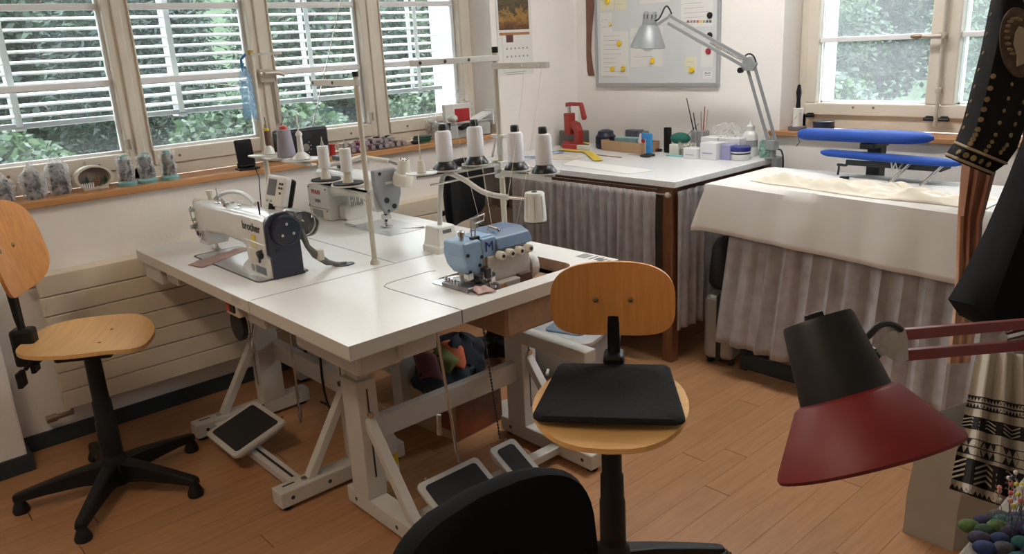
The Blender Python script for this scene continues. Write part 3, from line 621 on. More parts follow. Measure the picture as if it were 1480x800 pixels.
# cream garment on the cloth
def garment():
    rnd = random.Random(4)
    def fn(u, v):
        x = 1.70+.98*u; yc = 3.17-.06*u; hw = .10+.03*u-.05*max(0, .12-u)*6
        y = yc+(v-.5)*2*hw*(1-.12*math.sin(9*u))
        e = min(1, min(v, 1-v)*7)*min(1, min(u, 1-u)*12)
        z = ZI+.008+e*(.008+.013*math.sin(24*u+7*v+3*math.sin(5*u))*math.sin(3*v+6*u)+.024*max(0, math.sin(9*u-5*v+1.5*math.sin(11*u)))**2+.006*math.sin(47*u+11*v+4*math.sin(7*v))+.004*math.sin(31*v-23*u))
        return (x, y, z)
    return MB().grid(fn, 160, 36)
tag(garment().obj('folded_garment', mat('cream_silk', (.80, .74, .62), .5, var=.05, vscale=6, sheen=.2), None, smooth=True, solid=.003), 'crumpled cream fabric garment lying on the white cloth', 'garment')
# blue sleeve boards on a swing arm
BLUE = mat('royal_blue_cloth', (.006, .062, .36), .75, var=.15, vscale=6, bump=.3, bscale=500)
def sboard(name, label, x0, x1, y, z, w0, w1, th, zr):
    t = thing(name, label, 'sleeve board', ((x0+x1)/2, y, z)); L = x1-x0; n = 26
    rings = []
    for i in range(n+1):
        u = i/n; x = -L/2+L*u; k = min(1, (1-(1-min(1, u/.10))**2)**.5 if u < .10 else 1); k2 = (1-((u-.72)/.28)**2)**.5 if u > .72 else 1
        hw = (w0+(w1-w0)*u)*max(.05, k)*max(.06, k2); hh = th*max(.35, k)*max(.3, k2**.5)
        rings.append([Vector((x, hw*c_, zr*u+hh*s2)) for c_, s2 in superell(1, 1, 18, 2.6)])
    MB().loft(rings).obj('padded_cover', BLUE, t, smooth=True)
    return t
SB1 = sboard('sleeve_board', 'larger blue padded sleeve board above the smaller one', 1.735, 2.33, 3.44, 1.050, .055, .09, .026, .006)
MB().tube([(-.285, -.02, -.02), (-.275, -.02, -.035), (-.285, -.02, -.05), (-.29, -.02, -.055)], .003, 6).obj('cord_end', mat('braid_cord', (.2, .2, .22), .8), SB1)
SB2 = sboard('sleeve_board', 'smaller slim blue padded sleeve board below the larger one', 1.87, 2.46, 3.40, .978, .03, .05, .016, -.012)
for xo in (2.235, 2.36):
    for dy in (-.02, .015):
        MB().cyl((xo+.03-SB2.location.x, dy, -.02), (xo-.03-SB2.location.x, dy-.04, .877-.978), .004, n=8).obj('wire_leg', CHROME, SB2)
MB().tube([(.02, .0, -.02), (.04, -.03, -.05), (.05, -.03, -.02), (.06, -.03, -.05), (.07, 0, -.02)], .004, 8).obj('tie_cord', mat('white_cord', (.7, .7, .68), .7), SB2)
t = thing('swing_arm', 'dark swing arm bracket carrying the blue sleeve boards', 'bracket', (2.06, 3.54, 0))
MB().box((-.03, -.03, ZI-.3), (.03, .03, 1.02)).obj('upright', DB, t, bevel=.004)
MB().box((-.02, -.13, 1.00), (.04, .03, 1.026)).obj('head', DB, t, bevel=.004)
MB().box((-.08, -.125, .925), (.32, -.02, .950)).obj('tray', DB, t, bevel=.004)
MB().box((-.12, -.12, .918), (-.08, -.10, .930)).tube([(-.115, -.11, .925), (-.115, -.11, .90), (-.118, -.11, .878)], .005, 8).obj('catch_arm', DKMETAL, t)
tag(MB().box((1.995, 3.335, ZI+.006), (2.03, 3.36, ZI+.018)).obj('cloth_clip', BLACKP, None, bevel=.003), 'small black clip on the edge of the cream garment', 'clip')

# ================================================================ suitcase and dark bag
t = thing('suitcase', 'silver hard shell suitcase standing beside the cutting table', 'suitcase', (1.60, 3.09, 0), .25)
SIL = mat('silver_shell', (.30, .29, .28), .35, metal=.3)
MB().box((-.075, -.09, .03), (.075, .20, .345)).obj('shell', SIL, t, bevel=.03, seg=4)
MB().box((-.012, -.0935, .025), (.012, .205, .35)).obj('zip_band', BLACKP, t, bevel=.004)
for y in (-.05, .16):
    for x in (-.05, .05): MB().cyl((x-.01, y, .018), (x+.01, y, .018), .018, n=12).cbox((x, y, .034), (.03, .04, .012)).obj('wheel', BLACKP, t)
MB().tube([(-.02, .02, .345), (-.02, .03, .362), (-.02, .09, .362), (-.02, .10, .345)], .007, 8).obj('handle', BLACKP, t)
b = MB(); rg = []
for k, z in ((.7, .365), (1, .40), (1.05, .48), (.9, .56), (.5, .60), (.1, .61)): rg.append([Vector((1.585+x*k+.008*math.sin(7*z*20+x*60), 3.11+y*k, z)) for x, y in superell(.055, .095, 20, 2.5)])
tag(b.loft(rg).obj('soft_bag', mat('black_nylon', (.012, .012, .014), .6, bump=.8, bscale=60), None, smooth=True), 'slumped black soft bag on top of the silver suitcase', 'bag')
# ================================================================ lockstitch machine with dark blue end panel
NAVY = mat('navy_plastic', (.012, .018, .04), .38, coat=.2); GREYP = mat('grey_plastic', (.28, .29, .31), .45); RUBG = mat('grey_cable', (.16, .16, .15), .6)
CLEAR = glass_mat('clear_plastic', (.88, .88, .88)); INK = mat('black_ink', (.01, .01, .012), .5); YEL = mat('yellow_label', (.75, .55, .03), .5)
m = thing('sewing_machine', 'white lockstitch sewing machine with a dark blue end panel and handwheel', 'sewing machine', (.75, 1.165, .78))
MB().prism(rrect(-.24, -.10, .33, .085, .02), .0002, .0022).obj('bed_plate', mat('brushed_plate', (.55, .55, .55), .35, metal=.6), m)
MB().prism(rrect(-.255, -.106, .345, .09, .024), .0, .0010).obj('bed_joint', GRV, m)
def xsec(x, y0, y1, z0, z1, r=.02, n=4): return [Vector((x, a, b_)) for a, b_ in rrect(y0, z0, y1, z1, r, n)]
MB().loft([xsec(-.335, -.03, .03, .075, .185, .02), xsec(-.325, -.046, .046, .042, .198, .022), xsec(-.235, -.05, .05, .038, .202, .02), xsec(-.225, -.05, .05, .085, .203, .02), xsec(-.05, -.052, .052, .10, .208, .02), xsec(.12, -.055, .055, .095, .214, .022), xsec(.19, -.056, .056, .075, .216, .022), xsec(.30, -.057, .057, .06, .218, .024), xsec(.333, -.058, .058, .06, .218, .026)]).obj('arm', SEWW, m, smooth=True)
MB().loft([[Vector((x, y, z)) for x, y in rrect(x0, -.06, .333, .06, .018)] for z, x0 in ((.002, .10), (.018, .11), (.05, .165), (.10, .16), (.12, .15))]).obj('column', SEWW, m, smooth=True)
MB().loft([xsec(-.375, -.015, .02, .12, .19, .014), xsec(-.37, -.03, .034, .095, .205, .02), xsec(-.345, -.036, .04, .085, .208, .022), xsec(-.338, -.034, .038, .09, .2, .02)]).obj('take_up_cover', CREAMP, m, smooth=True)
MB().box((-.32, -.044, .032), (-.24, .044, .045)).obj('face_lower', SEWW, m, bevel=.004)
MB().cyl((-.275, 0, .05), (-.275, 0, .03), .006, n=10).cyl((-.275, 0, .03), (-.275, 0, .002), .0014, n=6).obj('needle_bar', CHROME, m, smooth=True)
MB().cyl((-.258, .0, .05), (-.258, 0, .012), .005, n=10).box((-.285, -.012, .004), (-.25, .012, .009)).box((-.262, -.006, .008), (-.252, .006, .02)).obj('presser_foot', CHROME, m, bevel=.002)
for (x, z, r) in ((-.30, .075, .010), (-.27, .072, .009)): MB().cyl((x, -.0505, z), (x, -.054, z), r, n=14).obj('screw_hole', DKMETAL, m, smooth=True)
for (x, z, r, l) in ((-.315, .17, .010, .02), (-.318, .13, .007, .016), (-.322, .10, .012, .022), (-.305, .112, .006, .014)): MB().cyl((x, -.046, z), (x, -.046-l, z), r, r*.8, n=12).obj('tension_post', CHROME, m, smooth=True)
MB().tube([(-.325, -.055, .185), (-.33, -.058, .15), (-.322, -.056, .12), (-.315, -.052, .08)], .0025, 6).obj('thread_guide', CHROME, m)
MB().tube([(-.25, -.052, .06), (-.245, -.06, .06), (-.235, -.06, .075), (-.23, -.055, .095)], .005, 8).obj('finger_guard', CHROME, m)
for (x, y, h) in ((-.30, .02, .045), (-.30, .02, .0)): 
    if h: MB().lathe([(.010, 0), (.010, .02), (.013, .022), (.013, .04), (.009, .042)], 14, Matrix.Translation((x, y, .196))).obj('bobbin_knob', CREAMP, m, smooth=True)
MB().cyl((-.15, -.01, .206), (-.15, -.01, .265), .0022, n=8).lathe([(.013, 0), (.012, .004)], 12, Matrix.Translation((-.15, -.01, .206))).obj('thread_pin', CHROME, m, smooth=True)
MB().tube([(-.05, -.03, .21), (-.05, -.035, .228), (-.035, -.035, .235), (-.03, -.03, .212)], .003, 6).lathe([(.012, 0), (.012, .008), (.007, .012)], 12, Matrix.Translation((-.04, -.025, .211))).obj('tension_disc', CHROME, m, smooth=True)
for x, y in ((-.2, .02), (-.09, .02), (.0, .01), (.05, -.02)): MB().cyl((x, y, .205), (x, y, .214), .008, n=10).obj('oil_cap', CHROME, m, smooth=True)
MB().tube(bez((-.28, .03, .20), (-.22, .06, .255), (-.05, .07, .25), (.05, .05, .215)), .008, 10).obj('hose', mat('white_hose', (.6, .6, .58), .4), m, smooth=True)
MB().cyl((.27, -.035, .214), (.27, -.035, .262), .0035, n=8).obj('stop_pin', DKMETAL, m)
# end panel and wheel
pan = [(-.061, 0), (-.061, .17)]+[(-.061+.045-.045*math.cos(a), .18+.045*math.sin(a)) for a in [PI/2*i/6 for i in range(7)]]+[(.02, .226), (.061, .20), (.061, 0)]
pan = [(-.050, 0), (-.050, .075), (-.061, .085)]+pan[1:-2]+[(.061, .195), (.061, .085), (.061, 0)]
MB().prism([(y, z) for y, z in pan], 0, .022, frameM((.334, 0, .002), (0, 1, 0), (0, 0, 1))).obj('end_panel', NAVY, m, bevel=.006, seg=3)
hw = MB().lathe([(.054, 0), (.055, .006), (.052, .016), (.046, .018), (.044, .014), (.044, .015), (.0001, .016)], 36, frameM((.356, .008, .165), (0, 1, 0), (0, 0, 1))).obj('handwheel', NAVY, m, smooth=True)
for a in (1.6, 3.7, 5.75): MB().lathe([(.0065, 0), (.0055, .004), (.003, .002)], 10, frameM((.372, .008+.024*math.cos(a), .165+.024*math.sin(a)), (0, 1, 0), (0, 0, 1))).obj('screw', CHROME, hw)
MB().cyl((.356, -.03, .10), (.3575, -.03, .10), .006, n=10).obj('screw_hole', INK, m)
MB().box((.352, .0, .002), (.358, .061, .012)).obj('panel_lip', NAVY, m)
# motor with clear dome
mo = MB().cyl((.20, .105, .165), (.305, .105, .165), .043, n=24).box((.2, .055, .13), (.30, .105, .20)).obj('motor', mat('motor_steel', (.35, .35, .34), .35, metal=.6), m, smooth=True)
MB().lathe([(.046, 0), (.046, .02), (.040, .045), (.022, .06), (.001, .063)], 26, frameM((.305, .105, .165), (0, 1, 0), (0, 0, 1))).obj('clear_dome', CLEAR, mo, smooth=True)
MB().tube([(.34, .07, .205), (.352, .072, .15), (.345, .09, .09), (.35, .12, .055), (.36, .155, .02), (.37, .19, .003)], .0085, 10).obj('cable', RUBG, m, smooth=True)
MB().tube([(.33, .075, .14), (.34, .088, .09), (.34, .11, .05), (.352, .15, .015), (.36, .20, .004), (.37, .22, .0035)], .007, 10).obj('cable', RUBG, m, smooth=True)
MB().cbox((.352, .128, .052), (.03, .022, .038), None).obj('cable_clamp', CREAMP, m, bevel=.004)
MB().lathe([(.035, 0), (.033, .003)], 16, Matrix.Translation((.372, .215, .0)) @ Matrix.Diagonal((.7, 1.0, 1, 1))).obj('cable_grommet', DKMETAL, m)
MB().tube([(.335, .03, .225), (.35, .05, .22), (.348, .065, .19), (.345, .068, .12)], .0035, 8).obj('cable', RUBG, m)
# control head
M = Matrix.Translation((.215, .035, .215)) @ Matrix.Rotation(-.30, 4, 'X') @ Matrix.Rotation(.25, 4, 'Z')
ch = MB().box((-.05, 0, .012), (.05, .03, .122), M).obj('control_head', mat('control_white', (.72, .72, .72), .35), m, bevel=.008)
MB().box((-.042, .03, .015), (.052, .052, .118), M).obj('rear_shell', BLACKP, ch, bevel=.01)
MB().box((-.036, -.0015, .05), (.006, .001, .108), M).obj('screen', mat('lcd_grey', (.16, .17, .18), .25), ch)
for x, z in ((.024, .095), (.036, .095), (.024, .08), (.036, .08), (.03, .062), (-.03, .03), (-.01, .03)): MB().box((x-.004, -.002, z-.004), (x+.004, .001, z+.004), M).obj('button', INK if z > .06 else GREYP, ch)
MB().cyl((.20, .04, .21), (.205, .045, .235), .012, n=10).obj('head_stalk', BLACKP, m)
part_text('brand_lettering', 'brother', .042, frameM((.235, -.0595, .172), (1, 0, -.0), (0, 0, 1)), INK, m, bold=True)
MB().box((.225, -.0592, .125), (.255, -.0582, .145)).obj('yellow_sticker', YEL, m); MB().box((.225, -.0607, .10), (.258, -.0597, .118)).obj('white_sticker', mat('pale_yellow', (.65, .6, .3), .5), m)
MB().prism(rrect(.20, .052, .262, .098, .008), 0, .006, frameM((0, -.060, 0), (1, 0, 0), (0, 0, 1))).obj('stitch_dial_plate', CREAMP, m, bevel=.003)
MB().cyl((.295, -.06, .085), (.295, -.072, .082), .016, n=14).obj('dial', INK, m, smooth=True)
MB().tube([(.30, -.06, .10), (.31, -.075, .085), (.305, -.075, .06)], .004, 6).obj('reverse_lever', INK, m)
MB().box((.235, -.0612, .012), (.315, -.0602, .038)).obj('maker_plate', mat('grey_blue_plate', (.14, .16, .2), .4), m)
MB().prism(superell(.012, .014, 16, 2), 0, .001, frameM((.21, -.0612, .025), (1, 0, 0), (0, 0, 1))).obj('round_sticker', mat('round_label', (.35, .36, .38), .5), m)
# fabric under the needle
PINK = mat('dusty_pink_fabric', (.42, .29, .26), .9, var=.2, vscale=30, bump=.4, bscale=300)
def scrap(c, L, W, rz, h, seed):
    rnd = random.Random(seed); ca, sa = math.cos(rz), math.sin(rz)
    def fn(u, v):
        e = min(1, min(u, 1-u)*8)*min(1, min(v, 1-v)*6); x = (u-.5)*L*(1+.05*math.sin(4*v+seed)); y = (v-.5)*W*(1+.15*math.sin(5*u+seed))
        return (c[0]+x*ca-y*sa, c[1]+x*sa+y*ca, c[2]+.001+e*(h*.6+h*.4*math.sin(17*u+5*v+seed)*math.sin(7*v+seed)))
    return MB().grid(fn, 36, 14)
tag(scrap((.62, 1.13, .7822), .28, .075, -1.15+PI, .009, 1).obj('fabric_scrap', PINK, None, smooth=True, solid=.0015), 'dusty pink fabric strip under the needle of the brother machine'.replace(' of the brother machine', ' of the dark-panelled machine'), 'fabric')

# ================================================================ second machine, grey face plate
j = thing('sewing_machine', 'cream sewing machine with a grey face plate and a boxy body', 'sewing machine', (.50, 1.83, .78))
JW = mat('machine_cream_enamel', (.66, .64, .60), .3, coat=.2)
MB().box((-.30, -.095, .0), (-.105, .125, .155)).obj('body', JW, j, bevel=.008)
MB().box((-.3005, -.0965, .053), (-.105, -.0955, .055)).obj('body_joint', GRV, j)
for x, z in ((-.28, .145), (-.125, .145), (-.285, .06), (-.125, .045)): MB().cyl((x, -.0955, z), (x, -.098, z), .004, n=8).obj('screw', DKMETAL, j)
MB().box((-.26, -.097, .01), (-.17, -.0955, .045)).obj('vent_grille', GREYP, j)
MB().cyl((-.104, .02, .09), (-.101, .02, .09), .010, n=12).obj('screw_cap', GREYP, j)
part_text('brand_lettering', 'PFAFF', .030, frameM((-.215, -.0962, .125), (1, 0, 0), (0, 0, 1)), mat('red_ink', (.5, .03, .02), .5), j, bold=True)
for q in range(4): MB().box((-.228+.013*q, -.0962, .078+.002*(q % 2)), (-.219+.013*q, -.0956, .094)).obj('model_mark', mat('grey_ink', (.12, .12, .12), .5), j)
MB().loft([[Vector((x, a, c)) for a, c in rrect(-.08, z0, .035, .232, .022)] for x, z0 in ((-.22, .10), (-.02, .12), (.12, .13), (.20, .10), (.255, .09))]).obj('arm', JW, j, smooth=True)
MB().prism([(-.085, .262), (.02, .262), (.045, .235), (.042, .15), (.02, .085), (-.035, .068), (-.06, .10), (-.085, .20)], 0, .030, frameM((.255, 0, 0), (0, 1, 0), (0, 0, 1))).obj('face_plate', GREYP, j, bevel=.006)
MB().box((.20, -.07, .08), (.256, .03, .235)).obj('head', JW, j, bevel=.01)
for y, z, r in ((-.058, .245, .007), (-.035, .13, .012), (.0, .10, .011), (-.03, .085, .005)): MB().cyl((.285, y, z), (.288, y, z), r, n=12).obj('screw', INK, j)
MB().box((.2853, -.035, .197), (.2862, .005, .207)).obj('face_badge', mat('light_badge', (.6, .6, .6), .4), j)
MB().cyl((.235, -.015, .09), (.235, -.015, .03), .006, n=10).cyl((.235, -.015, .03), (.235, -.015, .002), .0015, n=6).obj('needle_bar', DKMETAL, j, smooth=True)
MB().cyl((.22, -.01, .09), (.22, -.01, .012), .006, n=10).box((.20, -.025, .004), (.245, .01, .01)).cbox((.232, -.012, .05), (.035, .03, .018)).obj('presser_foot', CHROME, j, bevel=.002)
MB().prism(rrect(.06, -.10, .38, .10, .012), .0002, .0018).obj('needle_plate', mat('brushed_plate', (.55, .55, .55), .35, metal=.6), j)
MB().tube([(.30, .01, .0), (.36, .07, .003), (.37, .085, .004)], .004, 6).obj('guide_bar', CHROME, j)
MB().box((.02, -.10, .002), (.10, -.085, .008)).obj('bed_lever', CHROME, j)
MB().prism(rrect(.0, 0, .12, .075, .02), 0, .05, frameM((-.10, -.05, .0), (0, 1, 0), (0, 0, 1))).obj('bed_arm', JW, j, bevel=.004)
for y in (-.02, .0, .02, .04): MB().cyl((-.045, y, .065), (-.045, y, .12), .006, n=8).obj('guide_rod', CHROME, j)
MB().box((-.33, .0, .155), (-.11, .12, .165)).obj('top_lid', JW, j, bevel=.003)
MB().box((-.325, -.06, -.001), (-.305, -.03, .15)).obj('side_bar', GREYP, j)
MB().cyl((-.10, -.02, .235), (-.10, -.02, .29), .014, n=12).cbox((-.07, -.02, .285), (.10, .05, .02)).obj('control_stalk', mat('slate_plastic', (.10, .11, .14), .5), j, bevel=.003)
# its work lamp
l = thing('work_lamp', 'cream jointed work lamp above the machine with the grey face plate', 'lamp', (.26, 1.90, .945))
p_ = [onY(462, 241, 1.80), onY(505, 232, 1.80), onY(522, 227, 1.80), onY(562, 233, 1.84)]
o0 = Vector((.26, 1.90, .945)); pts = [q-o0 for q in p_]
MB().tube([(0, 0, -.005), (0, -.01, .05), pts[0]], .008, 10).tube([pts[0], pts[1], pts[2]], .011, 10).tube([pts[2], pts[3]], .011, 10).obj('arm', CREAMP, l, smooth=True)
hdp = onY(583, 246, 1.86)-o0; MB().cyl(pts[3], hdp+Vector((-.02, 0, .02)), .006, n=8).obj('joint', CHROME, l)
hm = Matrix.Translation(hdp) @ Matrix.Rotation(.25, 4, 'Y')
hh = MB().lathe([(.042, -.06), (.044, -.03), (.038, -.012), (.030, -.008), (.026, .03), (.022, .048), (.0005, .05)], 24, hm).obj('lamp_head', CREAMP, l, smooth=True)
for k in range(7): a = k*2*PI/7; MB().cyl(hm @ Vector((.015*math.cos(a), .015*math.sin(a), .0485)), hm @ Vector((.015*math.cos(a), .015*math.sin(a), .0505)), .0035, n=8).obj('vent_hole', INK, hh)

# ================================================================ overlock machine
OB = mat('pale_blue_enamel', (.27, .42, .60), .35); OB2 = mat('steel_blue_enamel', (.115, .18, .29), .4); OW = mat('aged_white_enamel', (.47, .44, .39), .38, var=.06, vscale=12)
v = thing('overlock_machine', 'pale blue and cream overlock machine set into the table cut-out', 'sewing machine', (1.665, 1.60, .735))
MB().box((-.07, -.075, -.06), (.055, .13, .155)).obj('body', OW, v, bevel=.01)
MB().box((.055, -.055, .03), (.068, .125, .135)).obj('front_cover', OW, v, bevel=.006)
MB().prism([(-.145, .195), (-.08, .198), (-.068, .185), (-.068, .085), (-.09, .075), (-.115, .085), (-.138, .115), (-.148, .15)], -.045, .06, frameM((0, 0, 0), (0, 1, 0), (0, 0, 1))).obj('head_cover', OB, v, bevel=.01, seg=3)
MB().box((.045, -.07, .135), (.061, -.015, .195)).obj('logo_panel', OB, v, bevel=.003)
part_text('logo_letter', 'M', .046, frameM((.0625, -.043, .166), (0, 1, .0), (0, 0, 1)), mat('cobalt_ink', (.01, .03, .25), .4), v)
MB().add([Vector(p) for p in ((-.07, -.015, .15), (.075, -.015, .15), (.06, -.015, .185), (.02, -.015, .2), (-.07, -.015, .2), (-.07, .135, .15), (.075, .135, .15), (.06, .135, .185), (.02, .135, .2), (-.07, .135, .2))], [(4, 3, 2, 1, 0), (5, 6, 7, 8, 9), (0, 1, 6, 5), (1, 2, 7, 6), (2, 3, 8, 7), (3, 4, 9, 8), (4, 0, 5, 9)]).obj('top_cover', OB2, v, bevel=.005)
MB().box((-.04, -.08, .185), (.045, -.01, .20)).obj('top_cap', OB, v, bevel=.006)
for k in range(4): 
    q = MB().lathe([(.007, 0), (.0135, .004), (.0145, .022), (.012, .03), (.009, .031)], 14, frameM((.066, -.015+.040*k, .135), (0, 1, 0), (0, 0, 1))).obj('tension_knob', CREAMP, v, smooth=True)
    MB().cyl((.097, -.015+.040*k, .135), (.099, -.015+.040*k, .135), .006, n=10).obj('knob_hub', DKMETAL, q)
for (y, z) in ((-.13, .155), (-.125, .10), (-.085, .115), (-.075, .14)): MB().cyl((.060, y, z), (.0625, y, z), .006, n=10).obj('screw', INK, v)
rnd = random.Random(3)
for k in range(14):
    y = -.13+.10*rnd.random(); z = .045+.05*rnd.random(); x = .05+.025*rnd.random()
    MB().cbox((x, y, z), (.02+.02*rnd.random(), .012+.012*rnd.random(), .012+.02*rnd.random()), None).obj('looper_part', CHROME if k % 2 else DKMETAL, v, bevel=.003)
MB().box((-.05, -.16, .044), (.085, -.07, .058)).obj('presser_block', mat('worn_steel', (.35, .33, .32), .35, metal=.8), v, bevel=.004)
for k in range(5): MB().cyl((.03-.02*k, -.155+.004*k, .058), (.03-.02*k, -.155+.004*k, .072), .006, n=8).obj('screw_head', CHROME, v)
MB().prism(rrect(-.105, -.165, .115, -.055, .02), .0453, .0475).obj('cloth_plate', mat('polished_plate', (.5, .5, .53), .25, metal=.9), v)
MB().box((.07, -.04, .02), (.10, .05, .052)).obj('chip_guard', OW, v, bevel=.004)
MB().prism([(-.015, 0), (.015, 0), (0, .026)], 0, .001, frameM((.1003, -.02, .024), (0, 1, 0), (0, 0, 1))).obj('warning_triangle', mat('warning_orange', (.6, .2, .02), .5), v)
MB().box((.065, .06, .0), (.09, .11, .055)).obj('lower_vent', mat('rust_brown', (.10, .05, .03), .7), v)
hw = MB().lathe([(.02, 0), (.052, .002), (.055, .015), (.05, .035), (.02, .045), (.001, .046)], 28, frameM((.02, .13, .06), (0, 0, 1), (1, 0, 0))).obj('handwheel', mat('white_wheel', (.66, .64, .6), .35), v, smooth=True)
MB().lathe([(.008, 0), (.008, .015), (.012, .018), (.012, .03), (.006, .034)], 12, Matrix.Translation((.02, -.12, .194))).obj('pressure_knob', CHROME, v, smooth=True)
MB().tube([(.04, -.095, .16), (.04, -.095, .26), (.045, -.04, .27), (.045, -.045, .25), (.045, -.08, .245), (.045, -.085, .20)], .0025, 6).obj('wire_guide', CHROME, v)
MB().box((.035, -.10, .19), (.05, -.07, .205)).obj('guide_clamp', DKMETAL, v)
MB().tube([(.0, .01, .2), (.0, .01, .215), (.03, .02, .21), (.03, .03, .2)], .004, 6).obj('thread_eyelet', CHROME, v)
tag(scrap((1.70, 1.50, .785), .22, .05, -.25, .008, 3).obj('fabric_scrap', mat('pale_pink_fabric', (.55, .38, .35), .9, var=.1, vscale=30), None, smooth=True, solid=.0015), 'pale pink fabric edge under the overlock presser foot', 'fabric')

# ================================================================ thread stands
POST = mat('cream_tube', (.56, .53, .44), .35, metal=.1)
CONEW = mat('white_thread', (.76, .75, .78), .75, bump=.6, bscale=60, stretch=(1, 1, 14)); CONEB = mat('black_cone_base', (.012, .012, .014), .35)
def cone(label, loc, grp='white thread cones on the overlock stand'):
    t = thing('thread_cone', label, 'thread', loc, random.random()*6, grp)
    MB().lathe([(.047, 0), (.047, .003), (.030, .028), (.024, .030)], 24).obj('cone_base', CONEB, t, smooth=True)
    MB().box((.036, -.004, .012), (.0395, .004, .018)).obj('paper_dot', CREAMP, t)
    MB().lathe([(.029, .028), (.0315, .034), (.0305, .125), (.027, .137), (.016, .141)], 24).obj('thread', CONEW, t, smooth=True)
    MB().lathe([(.015, .139), (.0165, .142), (.0165, .162), (.014, .165)], 18).obj('cap', CONEB, t, smooth=True)
    return t
def disc(t, p, r=.058, m_=None, name='tray_disc', h=.006): return MB().lathe([(r*.9, -h/2), (r, -h/4), (r, h/2), (r*.93, h/2), (r*.9, h*.1), (.012, h*.1)], 28, Matrix.Translation(p)).obj(name, m_ or STEELW, t, smooth=True)
s = thing('thread_stand', 'tall cream thread stand with four white cones beside the overlock', 'thread stand', (1.245, 2.045, 0))
MB().cyl((0, 0, .0), (0, 0, 1.49), .0115, n=14).obj('post', POST, s, smooth=True)
MB().lathe([(.10, 0), (.095, .012), (.02, .025)], 20).obj('base', STEELW, s, smooth=True)
MB().lathe([(.0125, 1.485), (.0125, 1.505), (.011, 1.507)], 12).obj('end_cap', BLACKP, s)
MB().box((-.012, -.40, 1.06), (.012, .01, 1.068)).box((-.012, -.40, 1.06), (-.009, .01, 1.078)).obj('tray_bar', STEELW, s)
MB().cyl((.014, -.36, 1.035), (.014, 0, 1.035), .004, n=8).obj('brace_rod', CHROME, s)
MB().box((0, -.024, 1.020), (.30, -.020, 1.048)).box((0, -.024, 1.040), (.30, 0, 1.044)).obj('tray_bar', STEELW, s)
MB().box((-.02, -.022, 1.01), (.02, .022, 1.075)).cyl((0, 0, 1.10), (0, 0, 1.17), .014, n=12).box((-.045, -.01, 1.165), (.03, .012, 1.178)).obj('clamp', STEELW, s, bevel=.003)
MB().cyl((-.02, -.0, 1.17), (-.03, -.02, 1.09), .004, n=8).obj('clamp_lever', CHROME, s)
b = MB().box((-.012, -.39, 1.455), (.012, .012, 1.477)).obj('guide_arm', STEELW, s, bevel=.002)
MB().box((-.012, -.012, 1.425), (.28, .012, 1.447)).obj('guide_arm', STEELW, s, bevel=.002)
for y in (-.36, -.25, -.14): MB().cyl((.0121, y, 1.466), (.0135, y, 1.466), .006, n=10).obj('eyelet', DKMETAL, s)
for x in (.10, .16, .25): MB().cyl((x, -.0121, 1.436), (x, -.0135, 1.436), .004, n=10).obj('eyelet', CHROME, s)
cz = []
for (x, y, z) in ((0, -.385, 1.082), (0, -.275, 1.080), (0, -.125, 1.080), (.11, -.02, 1.052), (.262, -.02, 1.052)):
    disc(s, (x, y, z)); cz.append((x, y, z))
    if y == -.385: MB().lathe([(.018, .003), (.011, .045), (.004, .047)], 12, Matrix.Translation((x, y, z))).cyl((x, y, z), (x, y, z+.14), .0022, n=6).obj('spindle', CREAMP, s)
for i, lb in zip((1, 2, 3, 4), ('white thread cone beside the empty tray on the overlock stand', 'white thread cone just left of the overlock stand post', 'white thread cone just right of the overlock stand post', 'white thread cone at the outer end of the right tray bar')):
    x, y, z = cz[i]; cone(lb.replace('just left of', 'on the long bar nearest').replace('just right of', 'on the short bar nearest').replace('right tray bar', 'short tray bar'), (1.245+x, 2.045+y, z+.003))
THR = mat('thread_line', (.62, .58, .5), .7)
for (a, c_) in (((-.0, -.25, 1.46), (.40, -.45, .955)), ((.0, -.14, 1.46), (.42, -.42, .95)), ((.16, 0, 1.43), (.43, -.38, .95)), ((.25, 0, 1.43), (.44, -.33, .94))):
    a = Vector(a); c_ = Vector(c_); mid = (a+c_)/2+Vector((0, 0, -.06)); MB().tube(bez(a, a*.7+mid*.3, mid, c_, 10), .0006, 4).obj('thread_strand', THR, s)
s2 = thing('thread_stand', 'thread stand with two small white spools on black discs', 'thread stand', (1.204, 1.452, .78))
MB().cyl((0, 0, 0), (0, 0, .66), .0095, n=14).lathe([(.017, 0), (.016, .01), (.01, .02)], 14).obj('post', POST, s2, smooth=True)
MB().lathe([(.0105, .655), (.0105, .672)], 12).obj('end_cap', BLACKP, s2)
MB().box((-.30, -.01, .625), (.01, .01, .647)).obj('guide_arm', STEELW, s2, bevel=.002)
for x in (-.28, -.14): MB().cyl((x, -.0105, .636), (x, -.012, .636), .006, n=10).obj('eyelet', DKMETAL, s2)
MB().box((-.34, -.012, .262), (.012, .012, .270)).box((-.34, -.012, .255), (.012, -.009, .27)).tube([(-.20, 0, .262), (-.02, 0, .235), (0, 0, .22)], .006, 8).obj('tray_bar', STEELW, s2)
DKD = mat('black_foam_disc', (.016, .017, .02), .8)
